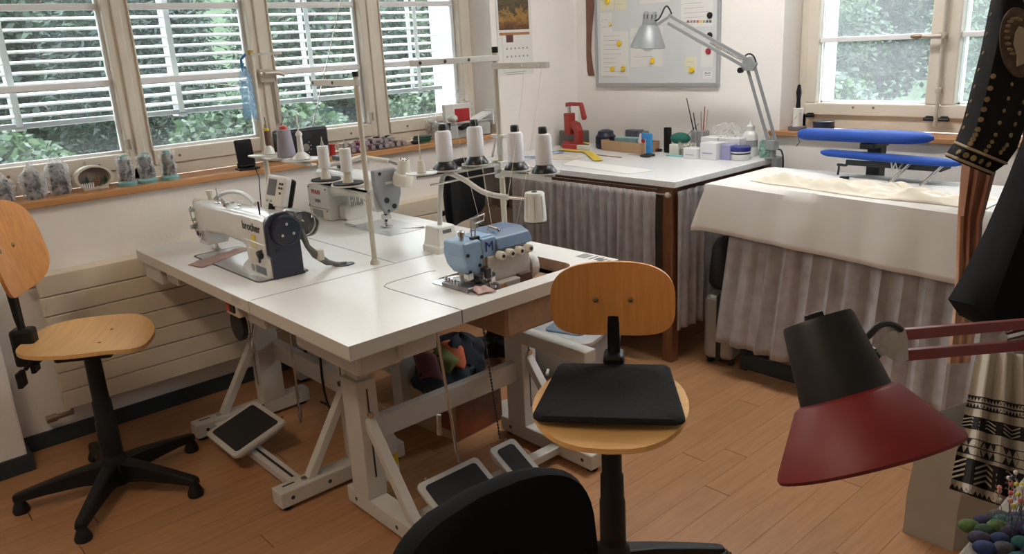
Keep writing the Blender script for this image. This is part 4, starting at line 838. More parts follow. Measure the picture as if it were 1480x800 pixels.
for x in (-.285, -.125):
    disc(s2, (x, 0, .277), .062, STEELW); MB().lathe([(.055, 0), (.055, .006)], 24, Matrix.Translation((x, 0, .279))).obj('foam_disc', DKD, s2)
    MB().lathe([(.020, 0), (.012, .045), (.006, .046)], 14, Matrix.Translation((x, 0, .285))).cyl((x, 0, .285), (x, 0, .44), .002, n=6).obj('spool_pin', CREAMP, s2, smooth=True)
    q = thing('thread_spool', 'small white thread spool over a black disc, %s' % ('at the outer end of the bar' if x < -.2 else 'next to the post'), 'thread', (1.204+x, 1.452, 1.105), 0, 'small white spools')
    MB().lathe([(.021, 0), (.021, .082), (.012, .083)], 20).obj('thread', mat('white_cotton', (.72, .71, .71), .8, bump=.5, bscale=50, stretch=(1, 1, 12)), q, smooth=True); MB().lathe([(.007, .083), (.004, .10)], 10).obj('tube_tip', GREYP, q)
s3 = thing('thread_stand', 'thread stand with a grey lilac cone and a bare white spindle', 'thread stand', (.42, 1.452, .78))
MB().cyl((0, 0, 0), (0, 0, .755), .0105, n=14).lathe([(.017, 0), (.016, .01), (.01, .02)], 14).obj('post', POST, s3, smooth=True)
MB().lathe([(.012, .745), (.012, .765)], 12).obj('end_cap', mat('ochre_tape', (.45, .33, .06), .6), s3)
MB().box((-.01, -.006, .742), (.26, .006, .752)).obj('guide_arm', STEELW, s3)
MB().box((-.06, -.05, .335), (.16, .05, .343)).box((-.02, -.012, .325), (.42, .012, .335)).obj('tray_bar', STEELW, s3, bevel=.003)
disc(s3, (.045, 0, .345), .062); disc(s3, (.20, 0, .345), .05); disc(s3, (.325, 0, .345), .075)
MB().lathe([(.035, .003), (.03, .015), (.012, .03), (.010, .09), (.013, .092), (.013, .10), (.006, .11)], 16, Matrix.Translation((.325, 0, .345))).cyl((.325, 0, .4), (.325, 0, .52), .003, n=8).obj('spindle', mat('white_plastic', (.7, .7, .68), .35), s3, smooth=True)
MB().cyl((.20, 0, .34), (.20, 0, .53), .0025, n=6).obj('spindle', CHROME, s3)
q = thing('thread_cone', 'grey lilac thread cone with a red tip', 'thread', (.62, 1.452, 1.129)); MB().lathe([(.036, 0), (.037, .004), (.026, .105), (.022, .108)], 24).obj('thread', mat('lilac_thread', (.30, .28, .33), .8, bump=.5, bscale=60, stretch=(1, 1, 12)), q, smooth=True); MB().lathe([(.017, .108), (.015, .118), (.006, .122)], 16).obj('tip', mat('red_plastic', (.5, .04, .03), .4), q, smooth=True)
q = thing('thread_spool', 'brown and yellow thread spool on a small white cone', 'thread', (.465, 1.452, 1.129)); MB().lathe([(.024, 0), (.02, .02), (.010, .035)], 16).obj('holder', mat('white_plastic', (.7, .7, .68), .35), q, smooth=True); MB().lathe([(.011, .035), (.011, .095)], 14).obj('thread', mat('brown_thread', (.12, .06, .05), .8), q, smooth=True); MB().lathe([(.012, .095), (.012, .105)], 14).obj('rim', YEL, q); MB().cyl((0, 0, .10), (0, 0, .15), .0018, n=6).obj('pin', DKMETAL, q)
# blue plastic bag on the stand
def thinplastic(name, col, a): 
    if name in MATS: return MATS[name]
    m_ = bpy.data.materials.new(name); MATS[name] = m_; m_.use_nodes = True; N = m_.node_tree.nodes; L = m_.node_tree.links; p = N['Principled BSDF']; p.inputs['Base Color'].default_value = (*col, 1); p.inputs['Roughness'].default_value = .25
    t_ = N.new('ShaderNodeBsdfTransparent'); mx = N.new('ShaderNodeMixShader'); n_ = N.new('ShaderNodeTexNoise'); n_.inputs['Scale'].default_value = 28; n_.inputs['Detail'].default_value = 4; n_.inputs['Distortion'].default_value = 1.5
    mr = N.new('ShaderNodeMapRange'); mr.inputs[1].default_value = .35; mr.inputs[2].default_value = .7; mr.inputs[3].default_value = a*.35; mr.inputs[4].default_value = min(1, a*1.9); tc = N.new('ShaderNodeTexCoord'); L.new(tc.outputs['Object'], n_.inputs['Vector'])
    L.new(n_.outputs[0], mr.inputs[0]); L.new(mr.outputs[0], mx.inputs[0]); L.new(t_.outputs[0], mx.inputs[1]); L.new(p.outputs[0], mx.inputs[2]); tl = N.new('ShaderNodeBsdfTranslucent'); tl.inputs[0].default_value = (*col, 1); m2 = N.new('ShaderNodeMixShader'); m2.inputs[0].default_value = .5; L.new(p.outputs[0], m2.inputs[1]); L.new(tl.outputs[0], m2.inputs[2]); L.new(m2.outputs[0], mx.inputs[2]); L.new(mx.outputs[0], N['Material Output'].inputs[0]); return m_
BB_ = thinplastic('blue_plastic_film', (.35, .6, .85), .55)
q = thing('plastic_bag', 'pale blue plastic strips hanging from the stand with the lilac cone', 'bag', (.40, 1.437, 1.50))
def bagf(u, v_): a = u*2*PI; r = .008+.016*min(1, v_*3)+.004*math.sin(5*a+4*v_); return (r*1.5*math.cos(a)-.005, r*math.sin(a)-.012, -.02-.20*v_-.012*math.sin(3*a)*v_)
MB().grid(bagf, 28, 12).obj('film', BB_, q, smooth=True); MB().tube([(.0, 0, .03), (-.015, -.015, .01), (-.01, -.015, -.03), (.005, -.01, -.02)], .006, 8).obj('knot', mat('blue_knot', (.05, .25, .6), .4), q, smooth=True)

# ================================================================ gooseneck lamp on the overlock table
l = thing('gooseneck_lamp', 'white gooseneck work lamp with a cylindrical head beside the overlock', 'lamp', (1.24, 1.727, .78))
LW = mat('lamp_white', (.68, .67, .63), .35)
MB().loft([[Vector((x, y, z)) for x, y in rrect(-h, -h, h, h, .006)] for h, z in ((.052, 0), (.052, .022), (.047, .03), (.04, .094), (.036, .098))]).obj('base', LW, l, smooth=False, bevel=.002)
MB().box((.048, -.028, .004), (.0535, .012, .018)).obj('socket', DKMETAL, l); MB().box((.0405, -.02, .06), (.0425, .02, .085)).obj('print', mat('grey_ink', (.12, .12, .12), .5), l)
o0 = Vector((1.24, 1.727, .78)); P_ = [Vector((0, 0, .09)), onX(636, 290, 1.24)-o0, onX(642, 252, 1.25)-o0, onX(668, 258, 1.33)-o0, onX(700, 278, 1.42)-o0, onX(735, 285, 1.50)-o0]
path = []
for i in range(len(P_)-1):
    p0 = P_[max(0, i-1)]; p1 = P_[i]; p2 = P_[i+1]; p3 = P_[min(len(P_)-1, i+2)]
    for k in range(6):
        t_ = k/6; path.append(.5*((2*p1)+(p2-p0)*t_+(2*p0-5*p1+4*p2-p3)*t_*t_+(3*p1-p0-3*p2+p3)*t_**3))
path.append(P_[-1])
MB().tube(path, .0095, 12).obj('gooseneck', mat('hose_white', (.6, .59, .56), .45), l, smooth=True)
MB().tube([P_[-1], onX(758, 287, 1.55)-o0], .006, 10).obj('neck_end', CHROME, l, smooth=True)
hp = (onX(774, 275, 1.57)+onX(772, 320, 1.57))/2-o0
hh = MB().lathe([(.040, -.055), (.041, -.045), (.036, .045), (.033, .05), (.010, .051)], 26, Matrix.Translation(hp)).obj('lamp_head', LW, l, smooth=True)
MB().lathe([(.0405, -.057), (.0415, -.0545), (.0405, -.052)], 26, Matrix.Translation(hp)).obj('lower_ring', DKMETAL, hh); MB().lathe([(.011, .0505), (.009, .054)], 12, Matrix.Translation(hp)).obj('switch', DKMETAL, hh)
for k in range(8): a = k*PI/4; MB().box((-.0006, -.0006, -.04), (.0006, .0006, .04), Matrix.Translation(hp+Vector((.0385*math.cos(a), .0385*math.sin(a), 0))) @ Matrix.Rotation(a, 4, 'Z') @ Matrix.Rotation(-.045, 4, 'Y')).obj('cooling_groove', GRV, hh)
# ================================================================ sill items
SZ = 1.021
FILM = thinplastic('clear_crumpled_film', (.9, .9, .92), .40)
FILM2 = thinplastic('thin_clear_film', (.85, .85, .88), .20)
DKT = mat('dark_thread', (.03, .028, .035), .8, bump=.5, bscale=60, stretch=(1, 1, 10)); TEAL = mat('teal_plastic', (.22, .45, .45), .35)
def film_bag(t, r0, h, seed, nm='plastic_wrap', k=1.0, z0=.0, tip=.3):
    def fn(u, v):
        a = u*2*PI; pr = r0*(1.0+.25*math.sin(PI*min(1, v*1.2))) * (1 if v < .7 else 1-(v-.7)/.3*(1-tip))
        pr *= 1+.09*math.sin(3*a+seed+6*v)+.05*math.sin(7*a+2*seed+11*v)
        return (pr*math.cos(a), pr*math.sin(a)*k, z0+h*v*(1+.06*math.sin(2*a+seed)))
    return MB().grid(fn, 40, 18).obj(nm, FILM2 if nm == 'film' else FILM, t, smooth=True)
for i, (x, y, lb, hh_) in enumerate(((-.03, .56, 'dark thread cone in a crumpled clear bag next to the sill end', .10), (-.01, .665, 'dark thread cone in a crumpled clear bag between two other bagged cones', .125), (-.04, .765, 'dark thread cone in a crumpled clear bag beside the oval winter ornament', .14))):
    t = thing('wrapped_cone', lb, 'thread', (x, y, SZ)); MB().lathe([(.030, 0), (.031, .01), (.026, hh_*.85), (.02, hh_*.88)], 20).obj('thread', DKT, t, smooth=True); film_bag(t, .038, hh_*1.1, i*2.1)
# oval winter ornament
t = thing('winter_ornament', 'oval white ornament with a tiny fence, deer and trees inside', 'ornament', (-.02, .89, SZ), PI/2)
OW_ = mat('cream_ceramic', (.58, .54, .46), .5)
n = 28; ring = []
def ov(a, r, zc=.052, zz=.050, ww=.075): return (ww*r*math.cos(a), zc+zz*r*math.sin(a))
b = MB(); vs = []
for k in range(n):
    a = 2*PI*k/n
    for r, y in ((1, -.018), (.84, -.020), (.84, .016), (1, .016)): x, z = ov(a, r); vs.append((x, y, z))
b.add(vs, [(4*k+q, 4*((k+1) % n)+q, 4*((k+1) % n)+(q+1) % 4, 4*k+(q+1) % 4) for k in range(n) for q in range(4)]).obj('oval_frame', OW_, t, smooth=True)
MB().box((-.05, -.018, 0), (.05, .018, .012)).obj('snow_base', OW_, t, bevel=.004)
MB().prism([ov(2*PI*k/n, .86) for k in range(n)], -.001, .001, frameM((0, .012, 0), (1, 0, 0), (0, 0, 1))).obj('backdrop', mat('dim_backdrop', (.22, .2, .18), .8), t)
for k in range(6): MB().prism([(-.002, 0), (.002, 0), (.002, .018), (0, .022), (-.002, .018)], 0, .002, frameM((-.048+k*.008, -.014, .012), (1, 0, 0), (0, 0, 1))).obj('picket', WHITEP, t)
GRN = mat('fir_green', (.02, .07, .03), .8)
for x, h in ((-.025, .05), (.045, .045)): MB().lathe([(.012, 0), (.004, h*.5), (.009, h*.45), (.0005, h)], 12, Matrix.Translation((x, .0, .012))).obj('tiny_fir', GRN, t)
MB().ell((.012, 0, .036), (.009, .004, .006)).tube([(.005, 0, .034), (.005, 0, .012)], .0018, 6).tube([(.018, 0, .034), (.018, 0, .012)], .0018, 6).tube([(.019, 0, .037), (.023, 0, .05)], .003, 6).ell((.025, 0, .051), (.005, .003, .003)).obj('tiny_deer', mat('deer_brown', (.25, .10, .04), .7), t, smooth=True)
MB().box((-.012, -.012, .012), (.0, -.004, .020)).obj('tiny_parcel', mat('red_plastic', (.5, .04, .03), .4), t)
MB().tube([(-.02, 0, .098), (-.02, 0, .122)], .0015, 5).tube([(-.03, 0, .112), (-.01, 0, .118)], .0012, 5).obj('star_pick', CHROME, t)
# teal capped bagged cones
for i, (y, lb) in enumerate(((1.015, 'teal based dark cone in clear film beside the oval ornament'), (1.10, 'teal based dark cone in clear film between the two alike'), (1.195, 'teal based dark cone in clear film farthest from the ornament'))):
    t = thing('wrapped_cone', lb, 'thread', (-.005, y, SZ)); MB().lathe([(.040, 0), (.041, .012), (.034, .018), (.02, .022)], 24).obj('base', TEAL, t, smooth=True)
    MB().lathe([(.024, .02), (.025, .03), (.023, .105), (.018, .11)], 20).obj('thread', DKT, t, smooth=True); MB().lathe([(.013, .11), (.013, .125), (.008, .128)], 16).obj('cap', TEAL, t, smooth=True)
    film_bag(t, .028, .105, i*1.7+.6, z0=.015, tip=1.15)
# phone
t = thing('mobile_phone', 'black mobile phone leaning upright on the wooden sill', 'phone', (.035, 1.535, SZ), PI/2-.1)
M = Matrix.Translation((0, 0, .012)) @ Matrix.Rotation(-.18, 4, 'X')
MB().prism(rrect(-.04, 0, .04, .125, .008), -.004, .004, M @ Matrix.Rotation(PI/2, 4, 'X')).obj('body', BLACKP, t, bevel=.002)
MB().box((-.037, -.0045, .008), (.037, -.0040, .118), M).obj('screen', mat('dark_screen', (.01, .01, .012), .1), t)
MB().box((-.05, -.035, 0), (.05, .03, .008)).box((-.04, .01, .008), (.04, .025, .03)).obj('stand', BLACKP, t, bevel=.003)
MB().tube([(.03, -.02, .004), (.03, -.05, -.04), (.025, -.045, -.14), (.02, -.04, -.22)], .0022, 6).obj('cable', BLACKP, t)
# radio
t = thing('radio', 'black table radio with a round dial and a long raised aerial', 'radio', (-.07, 1.875, SZ), PI/2)
MB().box((-.135, -.035, .002), (.135, .035, .148)).obj('case', mat('black_case', (.014, .015, .018), .4), t, bevel=.012, seg=3)
MB().cyl((.0, -.035, .055), (.0, -.045, .055), .019, n=20).obj('dial', CHROME, t, smooth=True)
for k in range(9):
    a = PI*.15+k*PI*1.7/9*1.0+PI/2+.3; MB().cyl((.033*math.cos(a), -.034, .055+.033*math.sin(a)), (.033*math.cos(a), -.0365, .055+.033*math.sin(a)), .003, n=8).obj('dial_dot', mat('pale_print', (.6, .6, .6), .5), t)
MB().box((-.045, -.0362, .10), (.045, -.035, .125)).obj('display', mat('radio_display', (.02, .03, .035), .15), t)
MB().tube([(.085, .02, .146), (.085, .02, .155), Vector((.085, .02, .155))+Vector((.30, .0, .75))], [.003, .003, .0018], 6).obj('aerial', CHROME, t, smooth=True)
for x in (-.1, .1): MB().cyl((x, 0, 0), (x, 0, .003), .01, n=10).obj('foot', RUB, t)
# tray of spools
t = thing('spool_tray', 'clear plastic tray heaped with coloured thread spools', 'tray', (-.03, 2.27, SZ))
CT = thinplastic('clear_tray_plastic', (.7, .7, .72), .06)
MB().box((-.07, -.185, 0), (.07, .185, .003)).obj('tray_floor', CT, t)
for a, c_ in (((-.07, -.185, 0), (-.067, .185, .04)), ((.067, -.185, 0), (.07, .185, .04)), ((-.07, -.185, 0), (.07, -.182, .04)), ((-.07, .182, 0), (.07, .185, .04))): MB().box(a, c_).obj('tray_side', CT, t)
rnd = random.Random(12)
SC = [((.11, .03, .04), 'maroon'), ((.02, .03, .10), 'navy'), ((.45, .10, .42), 'magenta'), ((.55, .30, .26), 'salmon'), ((.55, .30, .08), 'ochre'), ((.6, .58, .55), 'white'), ((.25, .05, .08), 'wine'), ((.35, .38, .55), 'periwinkle'), ((.03, .03, .035), 'black'), ((.5, .35, .4), 'dusky pink'), ((.05, .07, .22), 'dark blue'), ((.42, .44, .46), 'silver grey'), ((.62, .55, .42), 'cream')]
spots = []
for lay, zz in ((0, .016), (1, .042)):
    for k in range(9 if lay == 0 else 7):
        for row in range(2 if lay == 0 else 1): spots.append((.033 if (row == 0 and lay == 0) else (-.033 if lay == 0 else .012), -.16+.04*k+(.02 if lay else 0), zz))
for i, (x, y, z) in enumerate(spots):
    c_, nm = SC[i % len(SC)]
    q = thing('thread_spool', '%s thread spool lying in the spool tray, %s' % (nm, 'top layer' if z > .03 else ('lower layer, room side' if x > 0 else 'lower layer, window side')), 'thread', (-.03+x, 2.27+y, SZ+z), rnd.uniform(-.25, .25), 'spools heaped in the tray')
    MB().tube([(-.026, 0, 0), (.026, 0, 0)], .0125, 12).obj('thread', mat('thread_'+nm.replace(' ', '_'), c_, .75), q, smooth=True)
    for sx in (-1, 1): MB().tube([(sx*.026, 0, 0), (sx*.0285, 0, 0)], .0125, 12).obj('flange', mat('spool_flange', (.35, .30, .30), .4), q)
for (x, y, c_, nm) in ((-.02, 2.015, (.42, .02, .03), 'red'), (.0, 2.06, (.62, .6, .58), 'white')):
    q = thing('thread_spool', '%s thread spool standing on the sill between radio and tray' % nm, 'thread', (x, y, SZ)); MB().lathe([(.018, 0), (.018, .004), (.014, .005), (.014, .05), (.018, .051), (.018, .055)], 16).obj('spool', mat('thread_up_'+nm, c_, .7), q, smooth=True)
for k in range(4): tag(MB().cbox((-.01+.004*k, 2.56+.005*(k % 2), SZ+.006+.009*k), (.07, .075, .008), None).obj('fabric_swatch', mat('swatch_'+str(k % 2), ((.03, .16, .07), (.02, .05, .04))[k % 2], .8), None, bevel=.002), 'small folded %s swatch, %s of a pile on the sill' % (('green', 'dark green')[k % 2], ('lowest', 'second', 'third', 'topmost')[k]), 'fabric')
tag(MB().ell((.02, 2.505, SZ+.011), (.03, .03, .011)).obj('fabric_ball', mat('black_fabric', (.015, .015, .016), .9), None, smooth=True), 'small black fabric lump beside the green swatches', 'fabric')
# grey box with papers
t = thing('storage_box', 'light grey plastic box full of papers at the end of the sill', 'box', (-.03, 2.865, SZ))
GB = mat('light_grey_plastic', (.42, .42, .41), .5)
for a, c_, nm in (((-.09, -.15, 0), (.085, .15, .004), 'box_floor'), ((.081, -.15, 0), (.085, .15, .09), 'box_side'), ((-.09, -.15, 0), (-.086, .15, .09), 'box_side'), ((-.09, -.15, 0), (.085, -.146, .09), 'box_side'), ((-.09, .146, 0), (.085, .15, .09), 'box_side')): MB().box(a, c_).obj(nm, GB, t)
MB().box((.085, -.16, .082), (.095, .16, .092)).box((-.09, -.16, .082), (.095, -.15, .092)).obj('rim', GB, t)
PAPER = mat('white_paper', (.74, .73, .71), .8)
q = thing('brochure', 'upright white brochure with a red panel in the grey box', 'paper', (.005, 2.815, SZ+.006), -.35); MB().box((-.012, -.075, 0), (.012, .075, .18)).obj('pages', PAPER, q, bevel=.002); MB().box((.012, -.02, .02), (.0128, .068, .155)).obj('red_panel', mat('brochure_red', (.42, .02, .03), .5), q); MB().box((-.012, -.085, 0), (.010, -.075, .18)).obj('folder_edge', mat('folder_grey', (.5, .48, .44), .6), q)
MB().box((.0128, .028, .045), (.0133, .034, .062)).box((.0128, .022, .050), (.0133, .040, .056)).obj('white_cross', PAPER, q)
q = thing('paper_pad', 'white notepad sloping over the edge of the grey box', 'paper', (.045, 2.90, SZ+.085), .1); MB().box((-.04, -.11, 0), (.03, .12, .012), Matrix.Rotation(.28, 4, 'X')).obj('pages', PAPER, q); MB().box((-.042, -.13, -.004), (.032, -.06, .016), Matrix.Rotation(.28, 4, 'X')).obj('black_clip', BLACKP, q, bevel=.004)
q = thing('plastic_bag', 'crumpled clear bag standing behind the red brochure', 'bag', (-.06, 2.90, SZ+.09)); film_bag(q, .07, .17, 2.2, 'film', .6, tip=.35)
q = thing('plastic_bag', 'crumpled clear bag between window jamb and brochure', 'bag', (-.085, 2.70, SZ)); film_bag(q, .04, .14, 4.1, 'film', .7)
tag(MB().ell((.06, 2.735, SZ+.115), (.03, .03, .022)).obj('round_lid', mat('frosted_lid', (.5, .52, .52), .3), None, smooth=True), 'small round frosted lid on the rim of the grey box', 'dish')  # a loose frosted lid, modelled as a flattened ball
ou = thing('power_outlet', 'white double power outlet above the sill end', 'outlet', (-.02, 3.076, 1.07))
MB().box((-.04, -.012, 0), (.04, 0, .085)).obj('plate', WHITEP, ou, bevel=.003)
for z in (.022, .062): MB().cyl((0, -.0121, z), (0, -.0135, z), .013, n=14).obj('socket', GREYP, ou)

# ================================================================ wall items
t = thing('wall_calendar', 'wall calendar with a landscape picture beside the windows', 'calendar', (XW, 3.255, 1.32))
def cal(u0, u1, v0, v1, d0, d1, nm, m_): return MB().box((d0, u0, v0), (d1, u1, v1)).obj(nm, m_, t)
cal(-.135, .14, .02, .66, .001, .004, 'back_card', PAPER)
LAND = bpy.data.materials.new('landscape_picture'); LAND.use_nodes = True; N = LAND.node_tree.nodes; L = LAND.node_tree.links
tc = N.new('ShaderNodeTexCoord'); sep = N.new('ShaderNodeSeparateXYZ'); L.new(tc.outputs['Generated'], sep.inputs[0]); nz = N.new('ShaderNodeTexNoise'); nz.inputs['Scale'].default_value = 5; nz.inputs['Detail'].default_value = 8; nz.inputs['Distortion'].default_value = 1; mp = N.new('ShaderNodeMapping'); mp.inputs['Scale'].default_value = (1, 1, 2.2); L.new(tc.outputs['Generated'], mp.inputs[0]); L.new(mp.outputs[0], nz.inputs['Vector'])
ma = N.new('ShaderNodeMath'); ma.operation = 'MULTIPLY_ADD'; ma.inputs[1].default_value = .55; L.new(nz.outputs[0], ma.inputs[0]); L.new(sep.outputs[2], ma.inputs[2])
rp = N.new('ShaderNodeValToRGB'); cr = rp.color_ramp; cr.elements[0].position = .25; cr.elements[0].color = (.10, .045, .02, 1); cr.elements[1].position = 1.2; cr.elements[1].color = (.25, .4, .1, 1)
for p, c_ in ((.38, (.22, .11, .03)), (.5, (.35, .2, .05)), (.6, (.05, .04, .03)), (.68, (.12, .09, .04)), (.78, (.06, .07, .02)), (.9, (.10, .18, .04)), (.98, (.2, .32, .07))): e = cr.elements.new(p); e.color = (*c_, 1)
L.new(ma.outputs[0], rp.inputs[0]); L.new(rp.outputs[0], N['Principled BSDF'].inputs['Base Color']); N['Principled BSDF'].inputs['Roughness'].default_value = .35
cal(-.118, .118, .275, .65, .004, .0055, 'picture', LAND)
cal(-.118, .118, .245, .26, .004, .0055, 'title_strip', mat('strip_orange', (.4, .18, .07), .5)); cal(-.07, -.015, .205, .246, .0055, .0065, 'small_photo', mat('small_photo', (.12, .05, .05), .5, var=.6, vscale=60))
sh = cal(-.10, .125, .045, .24, .004, .0062, 'date_sheet', PAPER)
CI = mat('calendar_ink', (.25, .25, .27), .6)
for r in range(3):
    for k in range(6): MB().box((.0062, -.072+k*.032, .165-r*.045), (.0066, -.062+k*.032, .175-r*.045)).obj('date_mark', CI, sh)
for k in range(2): MB().box((.004, -.10+.02*k, .034-.011*k), (.0045, .08-.02*k, .037-.011*k)).obj('note_line', CI, t)
# brown curved rulers
t = thing('curve_ruler', 'brown curved wooden tailor ruler hanging in the wall corner', 'ruler', (.135, YB, 1.30))
o_ = [(-.005, .0), (.045, .0), (.032, .06), (.022, .15), (.030, .25), (.045, .35), (.062, .47), (.07, .6), (-.012, .6), (-.010, .45), (-.012, .3), (-.018, .12), (-.014, .03)]
o_ = [(x*1.0, z) for x, z in o_]
MB().prism(o_, .002, .007, frameM((0, 0, 0), (1, 0, 0), (0, 0, 1))).obj('blade', wood_mat('ruler_wood', (.14, .06, .035), (.22, .10, .06), (20, 20, 2), .5), t, bevel=.001)
MB().cyl((.02, -.008, .58), (.02, 0.0, .58), .006, n=8).obj('hook', CHROME, t)
tag(MB().box((.195, YB-.006, 1.42), (.200, YB-.002, 1.95)).obj('thin_ruler', mat('dark_ruler', (.10, .07, .06), .5), None), 'thin dark straight ruler hanging beside the curved one', 'ruler')
# whiteboard
t = thing('whiteboard', 'white magnetic board in a grey frame on the back wall', 'whiteboard', (.645, YB, 1.235))
FG = mat('grey_aluminium', (.40, .41, .42), .4, metal=.4); WB = mat('whiteboard_face', (.66, .68, .70), .25)
MB().box((-.43, -.012, .012), (.43, -.004, .90)).obj('surface', WB, t)
for a, c_ in (((-.443, -.02, 0), (.443, 0, .022)), ((-.443, -.02, .89), (.443, 0, .912)), ((-.443, -.02, .022), (-.425, 0, .89)), ((.425, -.02, .022), (.443, 0, .89))): MB().box(a, c_).obj('frame_bar', FG, t, bevel=.003)
yy = YB-.0125
def paper(u0, v0, u1, v1, lb, m_=PAPER, lines=0, tilt=0, k=0):
    p0 = onY(u0, v1, yy); p1 = onY(u1, v0, yy); W_, H_ = p1.x-p0.x, p1.z-p0.z
    q = thing('paper_note', lb, 'paper', (p0.x, yy-.0003*k, p0.z)); q.rotation_euler = (0, tilt, 0)
    sh = MB().box((0, -.0012, 0), (W_, 0, H_)).obj('sheet', m_, q)
    rnd = random.Random(int(u0))
    for i in range(lines):
        z = H_*(1-(i+1)/(lines+1)); MB().box((W_*.1, -.0017, z), (W_*rnd.uniform(.55, .9), -.0012, z+.0022)).obj('text_line', mat('faint_ink', (.42, .42, .46), .7), q)
    return q
YN = mat('pale_yellow_paper', (.72, .70, .52), .8)
paper(868, -30, 887, 15, 'narrow yellow note at the board edge with a yellow magnet', YN, 2); paper(889, -30, 906, 15, 'small yellow ruled note beside the narrow yellow note', YN, 4, 0, 1)
paper(868, 18, 884, 50, 'small white slip under the narrow yellow note', PAPER, 2, 0, 0); paper(869, 44, 908, 110, 'white handwritten sheet held by three yellow magnets', PAPER, 9, .01, 1)
paper(912, 38, 958, 97, 'white sheet with few marks behind the grey lamp', PAPER, 3, -.01); paper(925, -30, 968, 6, 'folded paper at the board centre above the lamp', PAPER, 2); 
q = paper(984, -40, 1031, 40, 'printed white sheet held by a black magnet', PAPER, 10, 0, 0)
for k, c_ in enumerate(((.3, .05, .1), (.25, .25, .3), (.2, .2, .25), (.6, .1, .1), (.7, .55, .05), (.3, .3, .3), (.1, .1, .12), (.1, .1, .12))):
    pq = onY(993+k*4.6, 33, yy); MB().box((pq.x-q.location.x, -.0018, pq.z-q.location.z), (pq.x-q.location.x+.015, -.0012, pq.z-q.location.z+.013)).obj('logo_mark', mat('logo_%d' % k, c_, .6), q)
paper(1013, 66, 1031, 97, 'blank white slip held by the red magnet', PAPER, 0, .03, 1); paper(990, 82, 1006, 104, 'pale yellow square note near the board bottom', YN, 2)
q = paper(1016, 103, 1029, 114, 'maker label in the lower corner of the board', mat('label_white', (.72, .72, .73), .6), 0); MB().tube([(.012, -.0014, .026), (.017, -.0014, .036), (.021, -.0014, .028), (.027, -.0014, .033), (.034, -.0014, .029), (.042, -.0014, .033), (.05, -.0014, .03)], .0018, 5).obj('script_mark', INK, q); MB().box((.013, -.0016, .018), (.05, -.0012, .0215)).obj('print_line', GREYP, q)
MY = mat('yellow_magnet', (.75, .52, .02), .4); 
for (u, v_, m_, lb) in ((895, 63, MY, 'yellow magnet high on the handwritten sheet'), (885, 100, MY, 'yellow magnet in the lower left of the handwritten sheet'), (901, 99, MY, 'yellow magnet in the lower right of the handwritten sheet'), (943, 88, MY, 'yellow magnet on the sheet behind the lamp'), (1000, 101, MY, 'yellow magnet on the pale yellow square note'), (878, 2, MY, 'yellow magnet on the narrow yellow note'), (882, 35, mat('pale_magnet', (.6, .5, .15), .5), 'small pale yellow magnet on the white slip'), (1026, 22, BLACKP, 'black magnet on the printed sheet'), (1026, 51, BLACKP, 'black magnet below the printed sheet'), (1024, 74, mat('red_magnet', (.35, .02, .05), .4), 'red magnet on the blank slip')):
    p = onY(u, v_, yy-.002); q = thing('magnet', lb, 'magnet', (p.x, yy-.0022, p.z)); r = .011 if 'small' in lb else .0165
    MB().lathe([(r, 0), (r, .005), (r*.85, .008), (r*.3, .0085)], 20, Matrix.Rotation(PI/2, 4, 'X')).obj('disc', m_, q, smooth=True)

# ================================================================ grey arm lamp on the cutting table
LG_ = mat('lamp_grey', (.27, .29, .30), .4, metal=.2); BS = (1.485, 3.66, ZT)
l = thing('desk_lamp', 'grey spring arm lamp clamped to the cutting table corner', 'lamp', BS); o0 = Vector(BS)
MB().box((-.03, -.03, 0), (.03, .03, .012)).box((-.03+.04, -.03, -.09), (.03+.015, .03, .012)).box((-.03, -.02, -.09), (.04, .02, -.08)).cyl((-.01, 0, -.08), (-.01, 0, -.045), .008, n=10).obj('clamp', LG_, l, bevel=.004)
MB().cyl((.0, 0, .0), (0, 0, .06), .016, n=14).cbox((-.005, 0, .07), (.05, .05, .05)).obj('socket', LG_, l, bevel=.005)
E1 = onY(1085, 92, 3.60)-o0; E0 = Vector((0, 0, .08)); HD = onY(966, 25, 3.44)-o0; E2 = onY(1070, 86, 3.60)-o0
def bars(a, c_, off, nm='arm_bar', r=.006):
    for o_ in off: MB().beam(Vector(a)+Vector(o_), Vector(c_)+Vector(o_), .010, .016).obj(nm, LG_, l, bevel=.002)
bars(E0, E1, ((.018, 0, 0), (-.022, 0, -.01))); bars(E1, HD, ((0, 0, .012), (-.004, 0, -.028)))
MB().prism([(-.05, -.03), (.02, -.035), (.035, 0), (.0, .035), (-.04, .025)], -.012, .012, frameM(E1, (1, 0, 0), (0, 0, 1))).obj('elbow', LG_, l, bevel=.003)
MB().cyl(E1+Vector((-.05, -.02, -.03)), E1+Vector((-.05, .0, -.03)), .014, n=14).obj('tension_knob', BLACKP, l, smooth=True)
MB().cyl((HD+E1)/2*1+Vector((0, .01, -.01)), E1*.9+HD*.1+Vector((0, .01, -.01)), .007, n=8).obj('spring', CHROME, l)
SH = onY(938, 44, 3.40)-o0; sm = Matrix.Translation(SH) @ Matrix.Rotation(.10, 4, 'Y')
MB().beam(HD, sm @ Vector((.03, 0, .02)), .012, .014).obj('head_joint', LG_, l)
hh = MB().lathe([(.088, -.085), (.090, -.083), (.086, -.07), (.05, .015), (.036, .028), (.034, .085), (.030, .094), (.001, .095)], 30, sm, cap=False).obj('lamp_shade', LG_, l, smooth=True, solid=.0015)
for k in range(10): a = k*2*PI/10; MB().box((.0335, -.003, .035), (.0355, .003, .08), sm @ Matrix.Rotation(a, 4, 'Z')).obj('vent_slot', DKMETAL, hh)
MB().ell((0, 0, -.07), (.032, .032, .036), M=sm).obj('bulb', mat('bulb_glass', (.75, .75, .72), .2), l, smooth=True)
